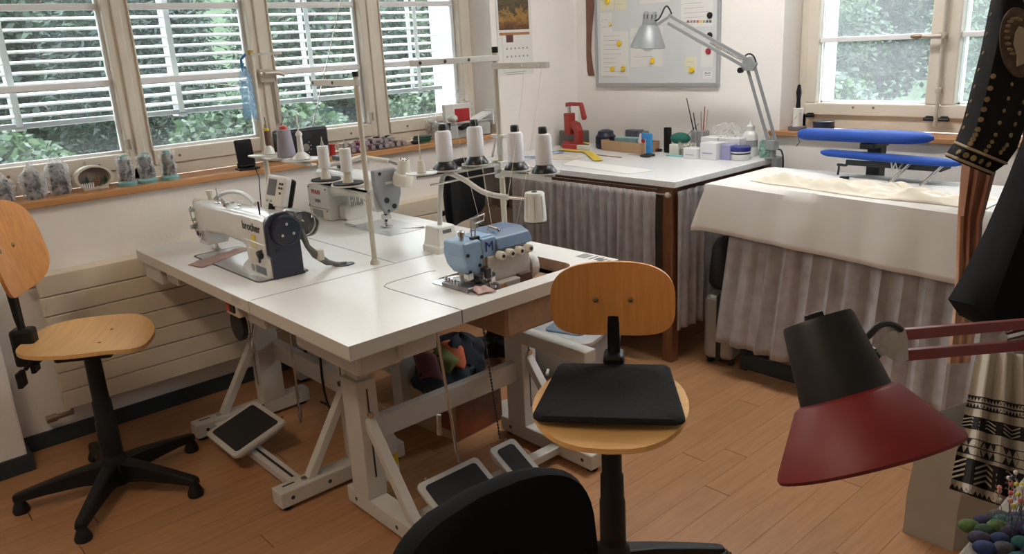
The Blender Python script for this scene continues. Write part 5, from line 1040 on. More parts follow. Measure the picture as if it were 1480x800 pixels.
MB().tube(bez(sm @ Vector((.035, 0, .05)), sm @ Vector((.09, 0, .05)), HD+Vector((-.03, 0, .12)), HD+Vector((.02, 0, .015))), .004, 8).obj('cable', BLACKP, l)
MB().tube(bez(E1+Vector((-.04, 0, .02)), E1+Vector((-.02, -.02, .06)), E1+Vector((.02, 0, .06)), E1+Vector((.03, 0, .0))), .004, 8).obj('cable', BLACKP, l)
MB().tube(bez((.03, 0, .05), (.06, 0, .06), (.07, .0, -.02), (.05, 0, -.12)), .004, 8).obj('cable', BLACKP, l)

# ================================================================ things on the cutting table
def T(u, v_): p = onZ(u, v_, ZT); return Vector((min(max(p.x, XW+.06), 1.42), min(p.y, 3.70), ZT))
RED = mat('press_red', (.32, .025, .02), .4)
t = thing('hand_press', 'red hand press with a bent lever on a grey steel base', 'press', (.20, 3.60, ZT), -.15)
MB().box((-.14, -.05, 0), (.03, .06, .095)).obj('base_block', mat('press_grey', (.14, .14, .13), .5, metal=.3), t, bevel=.008)
MB().prism([(-.0, .0), (.085, .0), (.115, .03), (.115, .11), (.09, .155), (.055, .165), (.0, .15), (.0, .125), (.05, .12), (.07, .10), (.07, .06), (.05, .04), (-.04, .045), (-.04, .01)], -.02, .02, frameM((0, -.075, 0), (1, 0, 0), (0, 0, 1))).obj('frame', RED, t, bevel=.006)
MB().box((-.02, -.10, .08), (.035, -.05, .21)).obj('ram_housing', RED, t, bevel=.006); MB().cyl((.008, -.075, .21), (.008, -.075, .265), .011, n=14).obj('ram', CHROME, t, smooth=True)
MB().prism([(-.015, .25), (.02, .255), (.125, .255), (.135, .245), (.165, .17), (.155, .155), (.14, .155), (.118, .235), (.02, .232), (-.015, .225)], -.012, .012, frameM((0, -.075, .02), (1, 0, 0), (0, 0, 1))).obj('lever', RED, t, bevel=.004)
# tape measure and its red case, blue strips, ruler
t = thing('tape_measure', 'yellow tape measure lying in a loop with its red and white case', 'tape measure', T(835, 217), 0); o0 = t.location.copy()
YT = mat('tape_yellow', (.70, .52, .04), .5)
def ribbon(pts, w_, nm, m_, par, z0=.002):
    pts = [Vector(p) for p in pts]; b = MB(); vs = []
    for i, p in enumerate(pts):
        d = (pts[min(i+1, len(pts)-1)]-pts[max(0, i-1)]).normalized(); s_ = Vector((-d.y, d.x, 0))*w_/2; vs += [p-s_, p+s_]
    return b.add(vs, [(2*i, 2*i+1, 2*i+3, 2*i+2) for i in range(len(pts)-1)]).obj(nm, m_, par, solid=.0008)
pp = [T(808, 217), T(830, 219), T(848, 220), T(857, 226), T(865, 233)]
ribbon([p-o0+Vector((0, 0, .006)) for p in pp], .05, 'tape', YT, t); ribbon([T(u, v_)-o0+Vector((0, 0, .03)) for u, v_ in ((822, 211), (840, 212), (854, 215))], .03, 'tape', YT, t)
MB().box((-.11, -.02, .008), (.01, .0, .034)).obj('case', mat('case_red', (.45, .03, .03), .45), t, bevel=.003); MB().box((.01, -.02, .008), (.10, .0, .034)).obj('case_label', PAPER, t, bevel=.003)
tag(scrap(T(800, 227)+Vector((.03, 0, .0)), .28, .16, .4, .006, 5).obj('pattern_paper', mat('pattern_tan', (.6, .54, .45), .8), None, smooth=True, solid=.0008), 'tan pattern paper on the table beside the thread cones', 'paper')
for u, v_, lb in ((772, 229, 'blue plastic strip on the table edge nearest the thread cones'), (800, 222, 'blue plastic strip beside the tape measure')): tag(MB().cbox((T(u, v_).x, T(u, v_).y, ZT+.011), (.12, .03, .003), Matrix.Translation(T(u, v_)) @ Matrix.Rotation(.7, 4, 'Z') @ Matrix.Translation(-T(u, v_))).obj('plastic_strip', mat('strip_blue', (.06, .2, .5), .5), None), lb, 'strip')
def sheet(pts, lb, m_=PAPER, z=.001):
    b = MB().add([Vector((p.x, p.y, ZT+z)) for p in pts]+[Vector((p.x, p.y, ZT+z+.0006)) for p in pts], [(3, 2, 1, 0), (4, 5, 6, 7), (0, 1, 5, 4), (1, 2, 6, 5), (2, 3, 7, 6), (3, 0, 4, 7)])
    return tag(b.obj('paper_sheet', m_, None), lb, 'paper')
sheet([T(813, 238), T(830, 231), T(945, 246), T(912, 252)], 'white paper sheet lying near the front table edge')
tag(MB().beam(T(860, 224)+Vector((0, 0, .003)), T(898, 228)+Vector((0, 0, .003)), .006, .004).obj('knitting_needle', mat('needle_brown', (.3, .2, .12), .4), None), 'thin brown rod lying on the cutting table', 'rod')
t = thing('tape_dispenser', 'dark blue round container in the corner of the cutting table', 'container', (.40, 3.62, ZT)); MB().lathe([(.055, 0), (.06, .01), (.06, .07), (.05, .08), (.045, .10), (.02, .11)], 24).obj('body', mat('dark_navy_shell', (.012, .016, .045), .35), t, smooth=True); MB().lathe([(.061, .03), (.061, .045)], 24, cap=False).obj('band', INK, t)
t = thing('supply_box', 'brown cardboard box of small supplies on the cutting table', 'box', (.62, 3.58, ZT), -.12); CBD = mat('cardboard', (.42, .27, .15), .8, var=.08, vscale=20)
for a, c_, nm in (((-.17, -.07, 0), (.17, .07, .003), 'box_floor'), ((-.17, -.07, 0), (.17, -.067, .06), 'box_side'), ((-.17, .067, 0), (.17, .07, .06), 'box_side'), ((-.17, -.07, 0), (-.167, .07, .06), 'box_side'), ((.167, -.07, 0), (.17, .07, .06), 'box_side')): MB().box(a, c_).obj(nm, CBD, t)
tag(MB().box((.52, 3.56, ZT+.004), (.68, 3.62, ZT+.075)).obj('card_pack', mat('teal_card', (.25, .42, .45), .7), None, bevel=.002), 'pale teal card pack standing in the cardboard box', 'pack')
tag(MB().box((.50, 3.68, ZT), (.60, 3.74, ZT+.105)).obj('grey_tin', mat('slate_tin', (.12, .14, .18), .5), None, bevel=.006), 'slate grey tin behind the cardboard box', 'tin')
t = thing('glue_bottle', 'white bottle standing in the cardboard box corner', 'bottle', (.735, 3.54, ZT+.004)); MB().lathe([(.018, 0), (.018, .07), (.01, .085), (.009, .10), (.004, .105)], 16).obj('body', mat('white_plastic', (.7, .7, .68), .35), t, smooth=True)
tag(MB().box((.70, 3.585, ZT+.004), (.725, 3.625, ZT+.115)).obj('spatula_block', mat('taupe_block', (.25, .22, .2), .6), None, bevel=.003), 'taupe block standing in the cardboard box', 'block')
t = thing('thread_packet', 'blue and white packet with a red badge at the cardboard box corner', 'packet', T(935, 222), -.3); MB().box((-.045, -.008, 0), (.045, .008, .115)).obj('card', mat('packet_blue', (.03, .25, .6), .5), t, bevel=.004); MB().box((-.044, -.009, .0), (.0, -.0081, .08)).obj('white_panel', PAPER, t); MB().prism(superell(.02, .012, 16, 2), 0, .001, frameM((-.022, -.0091, .07), (1, 0, 0), (0, 0, 1))).obj('red_badge', mat('signal_red', (.45, .03, .02), .4), t)
tag(MB().box((.845, 3.60, ZT), (.885, 3.625, ZT+.14)).obj('remote_control', BLACKP, None, bevel=.005), 'black remote control standing upright behind the blue packet', 'remote')
t = thing('scissors', 'black handled scissors lying closed on the cutting table', 'scissors', T(930, 226), .15)
for k in (-1, 1):
    b = MB(); pts = [(.03+.028*math.cos(a)-.005, k*.022+.016*math.sin(a), .008) for a in [2*PI*i/14 for i in range(15)]]; b.tube(pts, .006, 8).obj('handle', INK, t, smooth=True)
    MB().add([(-.0, k*.004, .005), (-.0, k*.014, .005), (-.10, k*.002, .005), (0, k*.004, .008), (0, k*.014, .008), (-.10, k*.002, .008)], [(0, 1, 2), (3, 4, 5), (0, 1, 4, 3), (1, 2, 5, 4), (2, 0, 3, 5)]).obj('blade', CHROME, t)
t = thing('pocket_knife', 'dark red handled tool lying beside the scissors', 'tool', T(940, 219), .1); MB().tube([(-.05, 0, .012), (.05, 0, .012)], [.012, .010], 10).obj('handle', mat('dark_red', (.2, .02, .03), .5), t, smooth=True); MB().tube([(.05, 0, .012), (.075, 0, .012)], .009, 10).obj('tip', BLACKP, t, smooth=True)
t = thing('pin_cushion', 'dark green round pincushion on a cream block', 'pincushion', (.97, 3.60, ZT)); MB().box((-.04, -.06, 0), (.07, .04, .06)).obj('block', mat('cream_block', (.65, .62, .55), .6), t, bevel=.004); MB().ell((-.01, .0, .085), (.06, .045, .032)).obj('cushion', mat('bottle_green', (.01, .12, .09), .8), t, smooth=True); MB().tube([(.03, .0, .10), (.07, -.01, .13), (.11, .0, .17)], .0015, 5).obj('wire', DKMETAL, t)
t = thing('pen_holder', 'grey square pen holder with slots', 'pen holder', (1.02, 3.695, ZT)); 
for x in (-.035, .005): MB().box((x-.0, -.035, 0), (x+.035, .035, .12)).obj('slot_body', GREYP, t, bevel=.003)
for sx in (-.035, -.001, .038): MB().box((sx, -.038, 0), (sx+.004, -.034, .122)).obj('slot_edge', mat('pale_edge', (.5, .5, .5), .4), t)
for i, (x, dx, h, m_, nm, lb) in enumerate(((-.03, -.06, .25, INK, 'paint_brush', 'tall black brush leaning in the pen holder'), (-.015, -.03, .16, INK, 'pen', 'black pen in the pen holder'), (.02, .01, .2, mat('red_pencil', (.35, .08, .08), .5), 'pencil', 'dull red pencil in the pen holder'), (.03, .02, .18, mat('wood_pencil', (.5, .4, .32), .5), 'pencil', 'pale wood pencil in the pen holder'), (.012, -.005, .17, CHROME, 'tweezers', 'thin steel tool in the pen holder'))):
    tag(MB().tube([(1.02+x, 3.695, ZT+.08), (1.02+x+dx, 3.695, ZT+.08+h*.85)], [.004, .0025], 8).obj(nm, m_, None, smooth=True), lb, 'pen')
t = thing('clear_jars', 'clear plastic cup of small parts between pincushion and white boxes', 'cup', (1.03, 3.56, ZT)); MB().lathe([(.04, 0), (.045, .075)], 18, cap=False).obj('cup', thinplastic('cup_plastic', (.5, .47, .43), .5), t, smooth=True); MB().lathe([(.037, .002), (.037, .04)], 16).obj('contents', mat('mixed_grey', (.25, .23, .22), .8, var=.5, vscale=90), t)
tag(MB().box((.94, 3.50, ZT), (1.05, 3.535, ZT+.006)).obj('teal_card', mat('teal_card2', (.2, .5, .5), .6), None), 'thin teal card lying before the pincushion', 'card')
WBX = mat('white_carton', (.72, .72, .74), .6); LAV = mat('lavender_print', (.3, .3, .5), .6)
for (x0, x1, y0, y1, z0, z1, lb) in ((1.075, 1.16, 3.47, 3.54, 0, .055, 'smallest white carton in front of the stack'), (1.165, 1.265, 3.49, 3.58, 0, .085, 'white carton with lavender print beside the clear bags'), (1.10, 1.20, 3.59, 3.68, 0, .10, 'white carton behind the printed carton'), (1.205, 1.33, 3.60, 3.68, 0, .10, 'wide white carton behind the printed carton'), (1.27, 1.325, 3.52, 3.59, 0, .075, 'clear bag of lavender parts beside the printed carton')):
    q = thing('carton', lb, 'box', ((x0+x1)/2, (y0+y1)/2, ZT)); hx_, hy_ = (x1-x0)/2, (y1-y0)/2
    MB().box((-hx_, -hy_, 0), (hx_, hy_, z1)).obj('body', LAV if 'lavender parts' in lb else WBX, q, bevel=.002); MB().box((-hx_*.7, -hy_-.0006, z1*.35), (hx_*.5, -hy_, z1*.42)).obj('print', LAV, q)
q = thing('plastic_bag', 'crumpled clear bag lying on the white cartons', 'bag', (1.22, 3.66, ZT+.10)); film_bag(q, .065, .075, .7, 'film', .6)
t = thing('glue_bottle', 'white squeeze bottle with a pointed nozzle behind the blue lidded jar', 'bottle', (1.33, 3.70, ZT)); MB().lathe([(.036, 0), (.038, .01), (.038, .11), (.028, .125), (.02, .13)], 20).obj('body', mat('milky_plastic', (.66, .66, .65), .35), t, smooth=True); MB().lathe([(.021, .13), (.021, .155), (.01, .165), (.006, .18), (.003, .195)], 16).obj('nozzle', mat('milky_plastic', (.66, .66, .65), .35), t, smooth=True); MB().lathe([(.0385, .05), (.0385, .085)], 20, cap=False).obj('label_band', GREYP, t)
t = thing('cream_jar', 'white jar with a dark blue lid on the cutting table corner', 'jar', (1.355, 3.57, ZT)); MB().lathe([(.046, 0), (.05, .006), (.05, .036), (.048, .04)], 26).obj('jar', mat('jar_white', (.7, .7, .7), .3), t, smooth=True); MB().lathe([(.0505, .030), (.0505, .037)], 26, cap=False).obj('band', INK, t); MB().lathe([(.051, .042), (.052, .046), (.052, .064), (.047, .069)], 26).obj('lid', mat('jar_lid_blue', (.015, .02, .20), .3), t, smooth=True); MB().lathe([(.0515, .040), (.0515, .046)], 26, cap=False).obj('lid_rim', WHITEP, t)
t = thing('spray_bottle', 'small green tinted bottle beside the lamp clamp', 'bottle', (1.42, 3.70, ZT)); MB().lathe([(.03, 0), (.031, .075), (.02, .09)], 18).obj('body', thinplastic('green_plastic', (.3, .6, .5), .8), t, smooth=True); MB().lathe([(.02, .09), (.018, .11), (.006, .13), (.005, .145)], 14).obj('nozzle', mat('milky_plastic', (.66, .66, .65), .35), t, smooth=True)

# ================================================================ back sill
t = thing('lint_roller', 'white lint roller with a black handle standing on the back sill', 'lint roller', (1.525, YB+.04, 1.016)); MB().lathe([(.045, 0), (.045, .018), (.02, .02)], 22).obj('foot', mat('taupe_grey', (.12, .11, .12), .6), t, smooth=True); MB().lathe([(.025, .02), (.025, .11), (.02, .112)], 20).obj('paper_roll', mat('roll_paper', (.66, .64, .6), .8), t, smooth=True); MB().tube([(-.024, -.012, .04), (0, -.026, .065), (.022, -.014, .09)], .002, 5).obj('tear_line', CHROME, t); MB().lathe([(.012, .112), (.012, .125), (.010, .15), (.014, .19), (.008, .225), (.003, .228)], 14).obj('handle', BLACKP, t, smooth=True)
for z, m_, lb in ((0, mat('tin_dark', (.02, .02, .03), .4), 'lower dark round tin on the back sill'), (.026, NAVY, 'upper navy round tin stacked on the back sill')):
    t = thing('round_tin', lb, 'tin', (1.66, YB+.05, 1.016+z)); MB().lathe([(.05, 0), (.05, .018), (.047, .02)], 26).obj('tin', m_, t, smooth=True); MB().lathe([(.052, .016), (.052, .023), (.048, .025)], 26).obj('lid', m_, t, smooth=True)

# ================================================================ under the tables
t = thing('fabric_box', 'printed cardboard box heaped with fabric remnants under the table', 'box', (1.12, 1.81, 0), .08); PRT = mat('printed_orange_board', (.30, .08, .03), .6, var=.7, vscale=9, col2=(.05, .03, .02)); CB2 = mat('pale_cardboard', (.50, .36, .22), .8)
MB().box((-.16, -.13, 0), (.16, .13, .003)).obj('box_floor', CB2, t); MB().box((-.16, -.13, 0), (.16, -.127, .20)).obj('box_side', CB2, t); MB().box((.157, -.13, 0), (.16, .13, .20)).obj('box_side', PRT, t); MB().box((-.16, .127, 0), (.16, .13, .20)).obj('box_side', CB2, t); MB().box((-.16, -.13, 0), (-.157, .13, .20)).obj('box_side', CB2, t)
MB().box((.05, -.1312, .04), (.13, -.13, .12)).obj('printed_panel', PRT, t)
def lump(c, r, seed, nm, m_, lb):
    rnd = random.Random(seed); ph = [rnd.uniform(0, 6) for _ in range(6)]
    b = MB(); vs = []; nu, nv = 28, 16
    def fn(u, v_):
        a = u*2*PI; p = PI*v_; k = 1+.16*math.sin(3*a+ph[0]+2*p)+.10*math.sin(5*a+ph[1]-4*p)+.07*math.sin(9*a+7*p+ph[2])
        return (c[0]+r[0]*k*math.sin(p)*math.cos(a), c[1]+r[1]*k*math.sin(p)*math.sin(a), c[2]-r[2]*math.cos(p)*(1+.1*math.sin(4*a+ph[3])))
    return tag(b.grid(fn, nu, nv).obj(nm, m_, None, smooth=True), lb, 'fabric')
lump((1.12, 1.76, .215), (.12, .12, .085), 1, 'fabric_remnant', mat('dark_teal_denim', (.018, .03, .04), .9), 'dark teal cloth remnant low in the printed box')
lump((1.08, 1.90, .25), (.12, .10, .10), 2, 'fabric_remnant', mat('navy_cloth', (.008, .011, .02), .9), 'navy cloth remnant heaped in the printed box')
for k, (c_, nm, off) in enumerate((((.16, .20, .06), 'olive green', 0), ((.45, .10, .04), 'orange', .05), ((.14, .05, .06), 'maroon', -.05))):
    def fn(u, v_, k=k, off=off): x = 1.17-.10*u+.03*math.sin(5*u+k); y = 1.71+.15*u*(1 if k < 2 else .6)+off; return (x+(v_-.5)*.09, y+(v_-.5)*.05, .255+.05*math.sin(PI*u*.9)+.012*math.sin(9*u+k*2)+.014*math.sin(PI*v_)+k*.004)
    tag(MB().grid(fn, 20, 6).obj('fabric_remnant', mat('remnant_'+nm.replace(' ', '_'), c_, .85), None, smooth=True, solid=.006), '%s patterned scarf end draped over the printed box' % nm, 'fabric')
# storage tubs behind the front chair
t = thing('storage_tub', 'pale blue and white plastic tub under the cutting table side', 'box', (1.10, 2.60, 0), .3); TUB = mat('frosted_tub', (.45, .50, .55), .4)
MB().loft([[Vector((x, y, z)) for x, y in rrect(-.16*k, -.22*k, .16*k, .22*k, .05)] for k, z in ((.88, 0), (.95, .10), (1.0, .19))]).obj('tub', TUB, t, smooth=True); ld = MB().loft([[Vector((x, y, z)) for x, y in rrect(-.17*k, -.23*k, .17*k, .23*k, .05)] for k, z in ((1, .19), (1, .205), (.92, .215), (.9, .21))]).obj('lid', mat('white_lid', (.6, .62, .64), .4), t, smooth=True)
for k in range(2): MB().prism(rrect(-.10+.0*k, -.16+.17*k, .10, -.02+.17*k, .03), .21, .218).obj('lid_panel', mat('lid_blue', (.22, .32, .42), .4), ld)
t = thing('cardboard_box', 'tall brown box with thread cones on top beside the cutting table curtain', 'box', (.20, 3.02, 0)); MB().box((-.16, -.13, 0), (.16, .13, .62)).obj('carton', mat('dull_brown_board', (.26, .18, .13), .8), t, bevel=.003); MB().box((-.1605, -.1305, .50), (.1605, -.129, .505)).obj('flap_edge', GRV, t)
for k, (x, y) in enumerate(((.12, 2.98), (.20, 2.95), (.27, 2.98))): 
    q = thing('thread_cone', 'brown thread cone on the tall box, %s' % ('nearest the wall', 'in the middle', 'nearest the curtain')[k], 'thread', (x, y, .62)); MB().lathe([(.035, 0), (.034, .05), (.028, .07), (.012, .072)], 18).obj('thread', mat('brown_grey_thread', (.16, .11, .09), .85), q, smooth=True)
MB().tube(bez((-.17, .27, .015), (.03, .30, .012), (.13, .12, .012), (.26, .08, .4)), .005, 8).obj('cable', BLACKP, TA, smooth=True)
t = thing('oil_bottle', 'small white bottle with a yellow label beside the table foot', 'bottle', (1.32, 1.36, 0)); MB().lathe([(.03, 0), (.03, .16), (.02, .18), (.01, .19), (.006, .25)], 18).obj('body', mat('white_plastic', (.7, .7, .68), .35), t, smooth=True); MB().lathe([(.0305, .06), (.0305, .11)], 18, cap=False).obj('label', YEL, t)
# ================================================================ right foreground: worktable, lamp, garments
t = thing('worktable', 'grey topped worktable under the red lamp', 'table', (3.85, .95, 0))
MB().box((-.585, -.55, .715), (.6, .62, .745)).obj('tabletop', mat('grey_cloth_top', (.34, .325, .29), .8, var=.1, vscale=60), t, bevel=.004)
for x in (-.45, .55):
    for y in (-.5, .57): MB().box((x-.025, y-.025, 0), (x+.025, y+.025, .715)).obj('leg', STEELW, t, bevel=.003)
ZW = .745
# pincushion heap
t = thing('pin_cushion', 'colourful patchwork pincushion stuck with many pins', 'pincushion', (3.315, 1.235, ZW), .5)
rnd = random.Random(8); PCOL = [(.015, .12, .13), (.02, .02, .08), (.08, .15, .03), (.02, .07, .04), (.035, .025, .06), (.012, .03, .11), (.05, .06, .07)]
for k in range(34):
    a = k*2.4; r = .0105*k**.52; x, y = .02+r*1.3*math.cos(a), r*math.sin(a); rr = rnd.uniform(.011, .017)
    MB().ell((x, y, .010+.016*max(0, 1-r/.06)), (rr*1.2, rr, .010)).obj('patch', mat('patch_%d' % (k % 7), PCOL[k % 7], .8, var=.5, vscale=80), t, smooth=True)
rnd = random.Random(5); PC = [(.5, .1, .1), (.6, .55, .45), (.65, .6, .1), (.05, .05, .06), (.6, .25, .2), (.6, .6, .6)]
for k in range(80):
    a = rnd.uniform(0, 6.28); r = rnd.uniform(.0, .06); x, y = .03+r*math.cos(a)*1.1, .015+r*math.sin(a)*.75; h = rnd.uniform(.03, .06); dx, dy = rnd.uniform(-.015, .015), rnd.uniform(-.015, .015)
    p = MB().tube([(x, y, .025), (x+dx, y+dy, .035+h)], .0006, 4).obj('pin', CHROME, t); MB().ell((x+dx, y+dy, .035+h), (.0038, .0038, .0038), 8, 6).obj('pin_head', mat('pin_head_%d' % (k % 6), PC[k % 6], .4), p, smooth=True)
tag(MB().tube(bez((3.32, 1.12, ZW+.002), (3.36, 1.18, ZW+.01), (3.42, 1.16, ZW+.004), (3.5, 1.22, ZW+.003)), .0012, 5).obj('thread_strand', THR, None), 'pale thread end lying on the grey worktable', 'thread')
tag(MB().tube(bez((3.36, 1.40, ZW+.002), (3.33, 1.36, ZW+.002), (3.38, 1.33, ZW+.002), (3.42, 1.36, ZW+.002)), .0025, 6).obj('elastic_loop', INK, None), 'short black elastic at the edge of the worktable', 'elastic')
# red lamp
DL = .86
def LP(u, v_, d=DL): return CAM+ray(u, v_)*d
BSL = Vector((3.72, 1.22, ZW)); l = thing('desk_lamp', 'red shaded spring arm lamp clamped to the worktable', 'lamp', BSL)
REDS = mat('lamp_red_enamel', (.20, .012, .012), .5); REDA = mat('lamp_red_arm', (.24, .02, .02), .4); LBK = mat('lamp_black', (.012, .012, .012), .45)
cA = LP(1185, 468); cB = LP(1258, 672); ax = (cB-cA).normalized()
top = LP(1181, 462, DL+.005)-BSL; rim = LP(1257, 665, DL-.028)-BSL; axis = (rim-top).normalized(); LEN = (rim-top).length
fm = frameM(top, axis.cross(Vector((0, 0, 1))).cross(axis), axis.cross(Vector((0, 0, 1)))); 
fm = frameM(top, axis.orthogonal(), axis.cross(axis.orthogonal()))
S = DL/FPX
MB().lathe([(.001, -.002*0), (.036, 0), (.0375, .004), (.0475, LEN*.56), (.046, LEN*.57)], 36, fm, cap=False).obj('socket_cover', LBK, l, smooth=True, solid=.0015)
sh = MB().lathe([(.046, LEN*.54), (.055, LEN*.57), (.093, LEN*.94), (.096, LEN*.98), (.095, LEN*1.0)], 44, fm, cap=False).obj('lamp_shade', REDS, l, smooth=True, solid=.0012)
MB().ell((0, 0, LEN*.75), (.03, .03, .04), M=fm).obj('bulb', mat('bulb_glass', (.75, .75, .72), .2), l, smooth=True)
MB().cbox((0, .01, -.004), (.02, .012, .01), fm).obj('switch', LBK, l, bevel=.002)
H1 = LP(1302, 483, DL+.03)-BSL; H2 = LP(1302, 513, DL+.03)-BSL; Q1 = LP(1520, 464, DL+.20)-BSL; Q2 = LP(1520, 495, DL+.20)-BSL
MB().beam(H1, Q1, .008, .013).obj('arm_bar', REDA, l, bevel=.001); MB().beam(H2, Q2, .008, .013).obj('arm_bar', REDA, l, bevel=.001)
hp = [LP(u, v_, DL+.026)-BSL for u, v_ in ((1283, 474), (1308, 474), (1312, 489), (1313, 520), (1298, 524), (1276, 512), (1266, 508), (1272, 497))]
nrm = ray(1290, 500).normalized()*.006
MB().add([p-nrm for p in hp]+[p+nrm for p in hp], [tuple(range(7, -1, -1)), tuple(range(8, 16))]+[(i, (i+1) % 8, 8+(i+1) % 8, 8+i) for i in range(8)]).obj('head_bracket', mat('aged_steel', (.42, .39, .33), .35, metal=.8), l)
for u, v_ in ((1291, 484), (1300, 515), (1276, 508)): p = LP(u, v_, DL+.018)-BSL; MB().cyl(p, p+nrm*.8, .005, n=12).obj('bolt', CHROME, l, smooth=True)
MB().beam(LP(1268, 507, DL+.03)-BSL, LP(1245, 522, DL+.03)-BSL, .012, .014).obj('head_stub', LBK, l, bevel=.003)
MB().tube(bez(LP(1218, 460, DL)-BSL, LP(1232, 470, DL-.01)-BSL, LP(1236, 510, DL)-BSL, LP(1262, 478, DL)-BSL, 10)[:-1]+bez(LP(1262, 478, DL)-BSL, LP(1275, 462, DL)-BSL, LP(1290, 466, DL+.01)-BSL, LP(1302, 476, DL+.02)-BSL, 8), .0036, 8).obj('cable', LBK, l, smooth=True)
MB().tube([LP(1450, 487, DL+.15)-BSL, LP(1478, 480, DL+.17)-BSL, LP(1520, 470, DL+.2)-BSL], .006, 8).obj('spring', CHROME, l)
EL = (Q1+Q2)/2
MB().prism(superell(.03, .035, 16, 3), -.008, .008, frameM(EL, (1, 0, 0), (0, 0, 1))).obj('elbow', mat('aged_steel', (.42, .39, .33), .35, metal=.8), l)
for dx in (-.014, .014): MB().beam(EL+Vector((dx, 0, 0)), Vector((dx, 0, .06)), .008, .013).obj('arm_bar', REDA, l, bevel=.001)
MB().cyl((0, 0, 0), (0, 0, .07), .014, n=14).lathe([(.06, 0), (.058, .012), (.02, .02)], 24).obj('base', LBK, l, smooth=True)

# ---- garment rail with clothes
gy, gx = 2.02, 3.06
t = thing('garment_rail', 'dark metal clothes rail carrying the black coat', 'clothes rail', (gx+.18, gy, 0))
for x in (-.26, .62): MB().cyl((x, .05, 0), (x, .05, 1.78), .013, n=12).obj('upright', DKMETAL, t, smooth=True) if x > 0 else None
MB().cyl((-.42, .05, 1.78), (.62, .05, 1.78), .013, n=12).obj('rail', DKMETAL, t, smooth=True)
MB().box((.30, .03, 0), (.94, .07, .025)).box((.60, -.25, 0), (.64, .35, .025)).obj('foot', DKMETAL, t)
BLK = mat('black_wool_coat', (.004, .004, .005), .85, bump=.3, bscale=500, spec=.2)
GD = 1.90
def GP(u, v_, d=GD): return CAM+ray(u, v_)*d
def sheetsolid(rows, nm, m_, par, loc, th=.02, sub=True):
    # rows: list of rows of points (left to right); closed slab of thickness th away from the camera
    b = MB(); n = len(rows[0]); back = []
    vs = [p-loc for r in rows for p in r]; k0 = len(vs)
    for r in rows:
        for i, p in enumerate(r):
            u = i/(n-1); bulge = th*(.15+.85*math.sin(PI*u)); vs.append(p-loc+(p-CAM).normalized()*bulge)
    fs = []
    for j in range(len(rows)-1):
        for i in range(n-1): a = j*n+i; fs += [(a, a+1, a+n+1, a+n), (k0+a+n, k0+a+n+1, k0+a+1, k0+a)]
        a = j*n; fs += [(a, a+n, k0+a+n, k0+a), (a+n-1, k0+a+n-1, k0+a+2*n-1, a+2*n-1)]
    for i in range(n-1): fs += [(i, k0+i, k0+i+1, i+1), ((len(rows)-1)*n+i, (len(rows)-1)*n+i+1, k0+(len(rows)-1)*n+i+1, k0+(len(rows)-1)*n+i)]
    return b.add(vs, fs).obj(nm, m_, par, smooth=True)
def row(u0, v0, u1, v1, n, wob=0, ph=0, d0=GD, d1=GD, bul=.05, wn=3):
    out = []
    for i in range(n+1):
        k = i/n; out.append(GP(u0+(u1-u0)*k, v0+(v1-v0)*k, d0+(d1-d0)*k-bul*math.sin(PI*k)**.7+wob*math.sin(2*PI*wn*k+ph)))
    return out
cl = Vector((gx+.12, gy+.02, .85)); cb = thing('black_coat', 'black coat with a gold ornamented sleeve hanging on the rail', 'coat', cl)
# coat body: from shoulders (above the frame) to the hem
rows = [row(1480, -150, 1640, -150, 14, .004, 0, GD+.03, GD+.03, .09), row(1482, 60, 1650, 60, 14, .006, 0, GD+.02, GD+.02, .10), row(1478, 200, 1660, 200, 14, .008, .5, GD, GD, .11), row(1455, 260, 1660, 280, 14, .01, .8, GD, GD, .11), row(1425, 330, 1665, 350, 14, .012, 1, GD, GD, .12), row(1392, 395, 1670, 420, 14, .014, 1.2, GD, GD, .12), row(1370, 432, 1670, 500, 14, .015, 1.3, GD, GD, .12), row(1386, 455, 1670, 530, 14, .015, 1.4, GD, GD, .12), row(1412, 468, 1670, 536, 14, .015, 1.4, GD, GD, .11)]
sheetsolid(rows, 'coat_body', BLK, cb, cl, .16)
# sleeve
srows = [row(1424, -150, 1500, -150, 12, 0, 0, GD-.06, GD-.06, .07), row(1432, 0, 1512, 0, 12, .003, 0, GD-.07, GD-.07, .07), row(1418, 70, 1505, 75, 12, .004, 0, GD-.08, GD-.08, .07), row(1403, 130, 1492, 150, 12, .004, 0, GD-.08, GD-.08, .07), row(1390, 180, 1470, 215, 12, .004, 0, GD-.08, GD-.08, .06), row(1380, 205, 1455, 236, 12, .004, 0, GD-.08, GD-.08, .06), row(1367, 222, 1435, 250, 12, .003, 0, GD-.08, GD-.08, .05), row(1366, 226, 1432, 254, 12, .003, 0, GD-.075, GD-.075, .045)]
slv = sheetsolid(srows, 'sleeve', mat('black_sleeve', (.005, .0045, .004), .8, bump=.3, bscale=400, spec=.25), cb, cl, .10)
GOLD = mat('gold_print', (.32, .23, .11), .55, var=.35, vscale=40, metal=.15); GOLD2 = mat('pale_gold_piping', (.42, .34, .22), .6)
def surf(u, v_):  # depth on the sleeve front
    return GD-.08-.045
def spos(rows_, j, k):
    j0 = min(int(j), len(rows_)-2); f = j-j0; i = k*(len(rows_[0])-1); i0 = min(int(i), len(rows_[0])-2); g = i-i0
    a = rows_[j0][i0].lerp(rows_[j0][i0+1], g); c_ = rows_[j0+1][i0].lerp(rows_[j0+1][i0+1], g); p = a.lerp(c_, f)
    return p-(p-CAM).normalized()*.0008
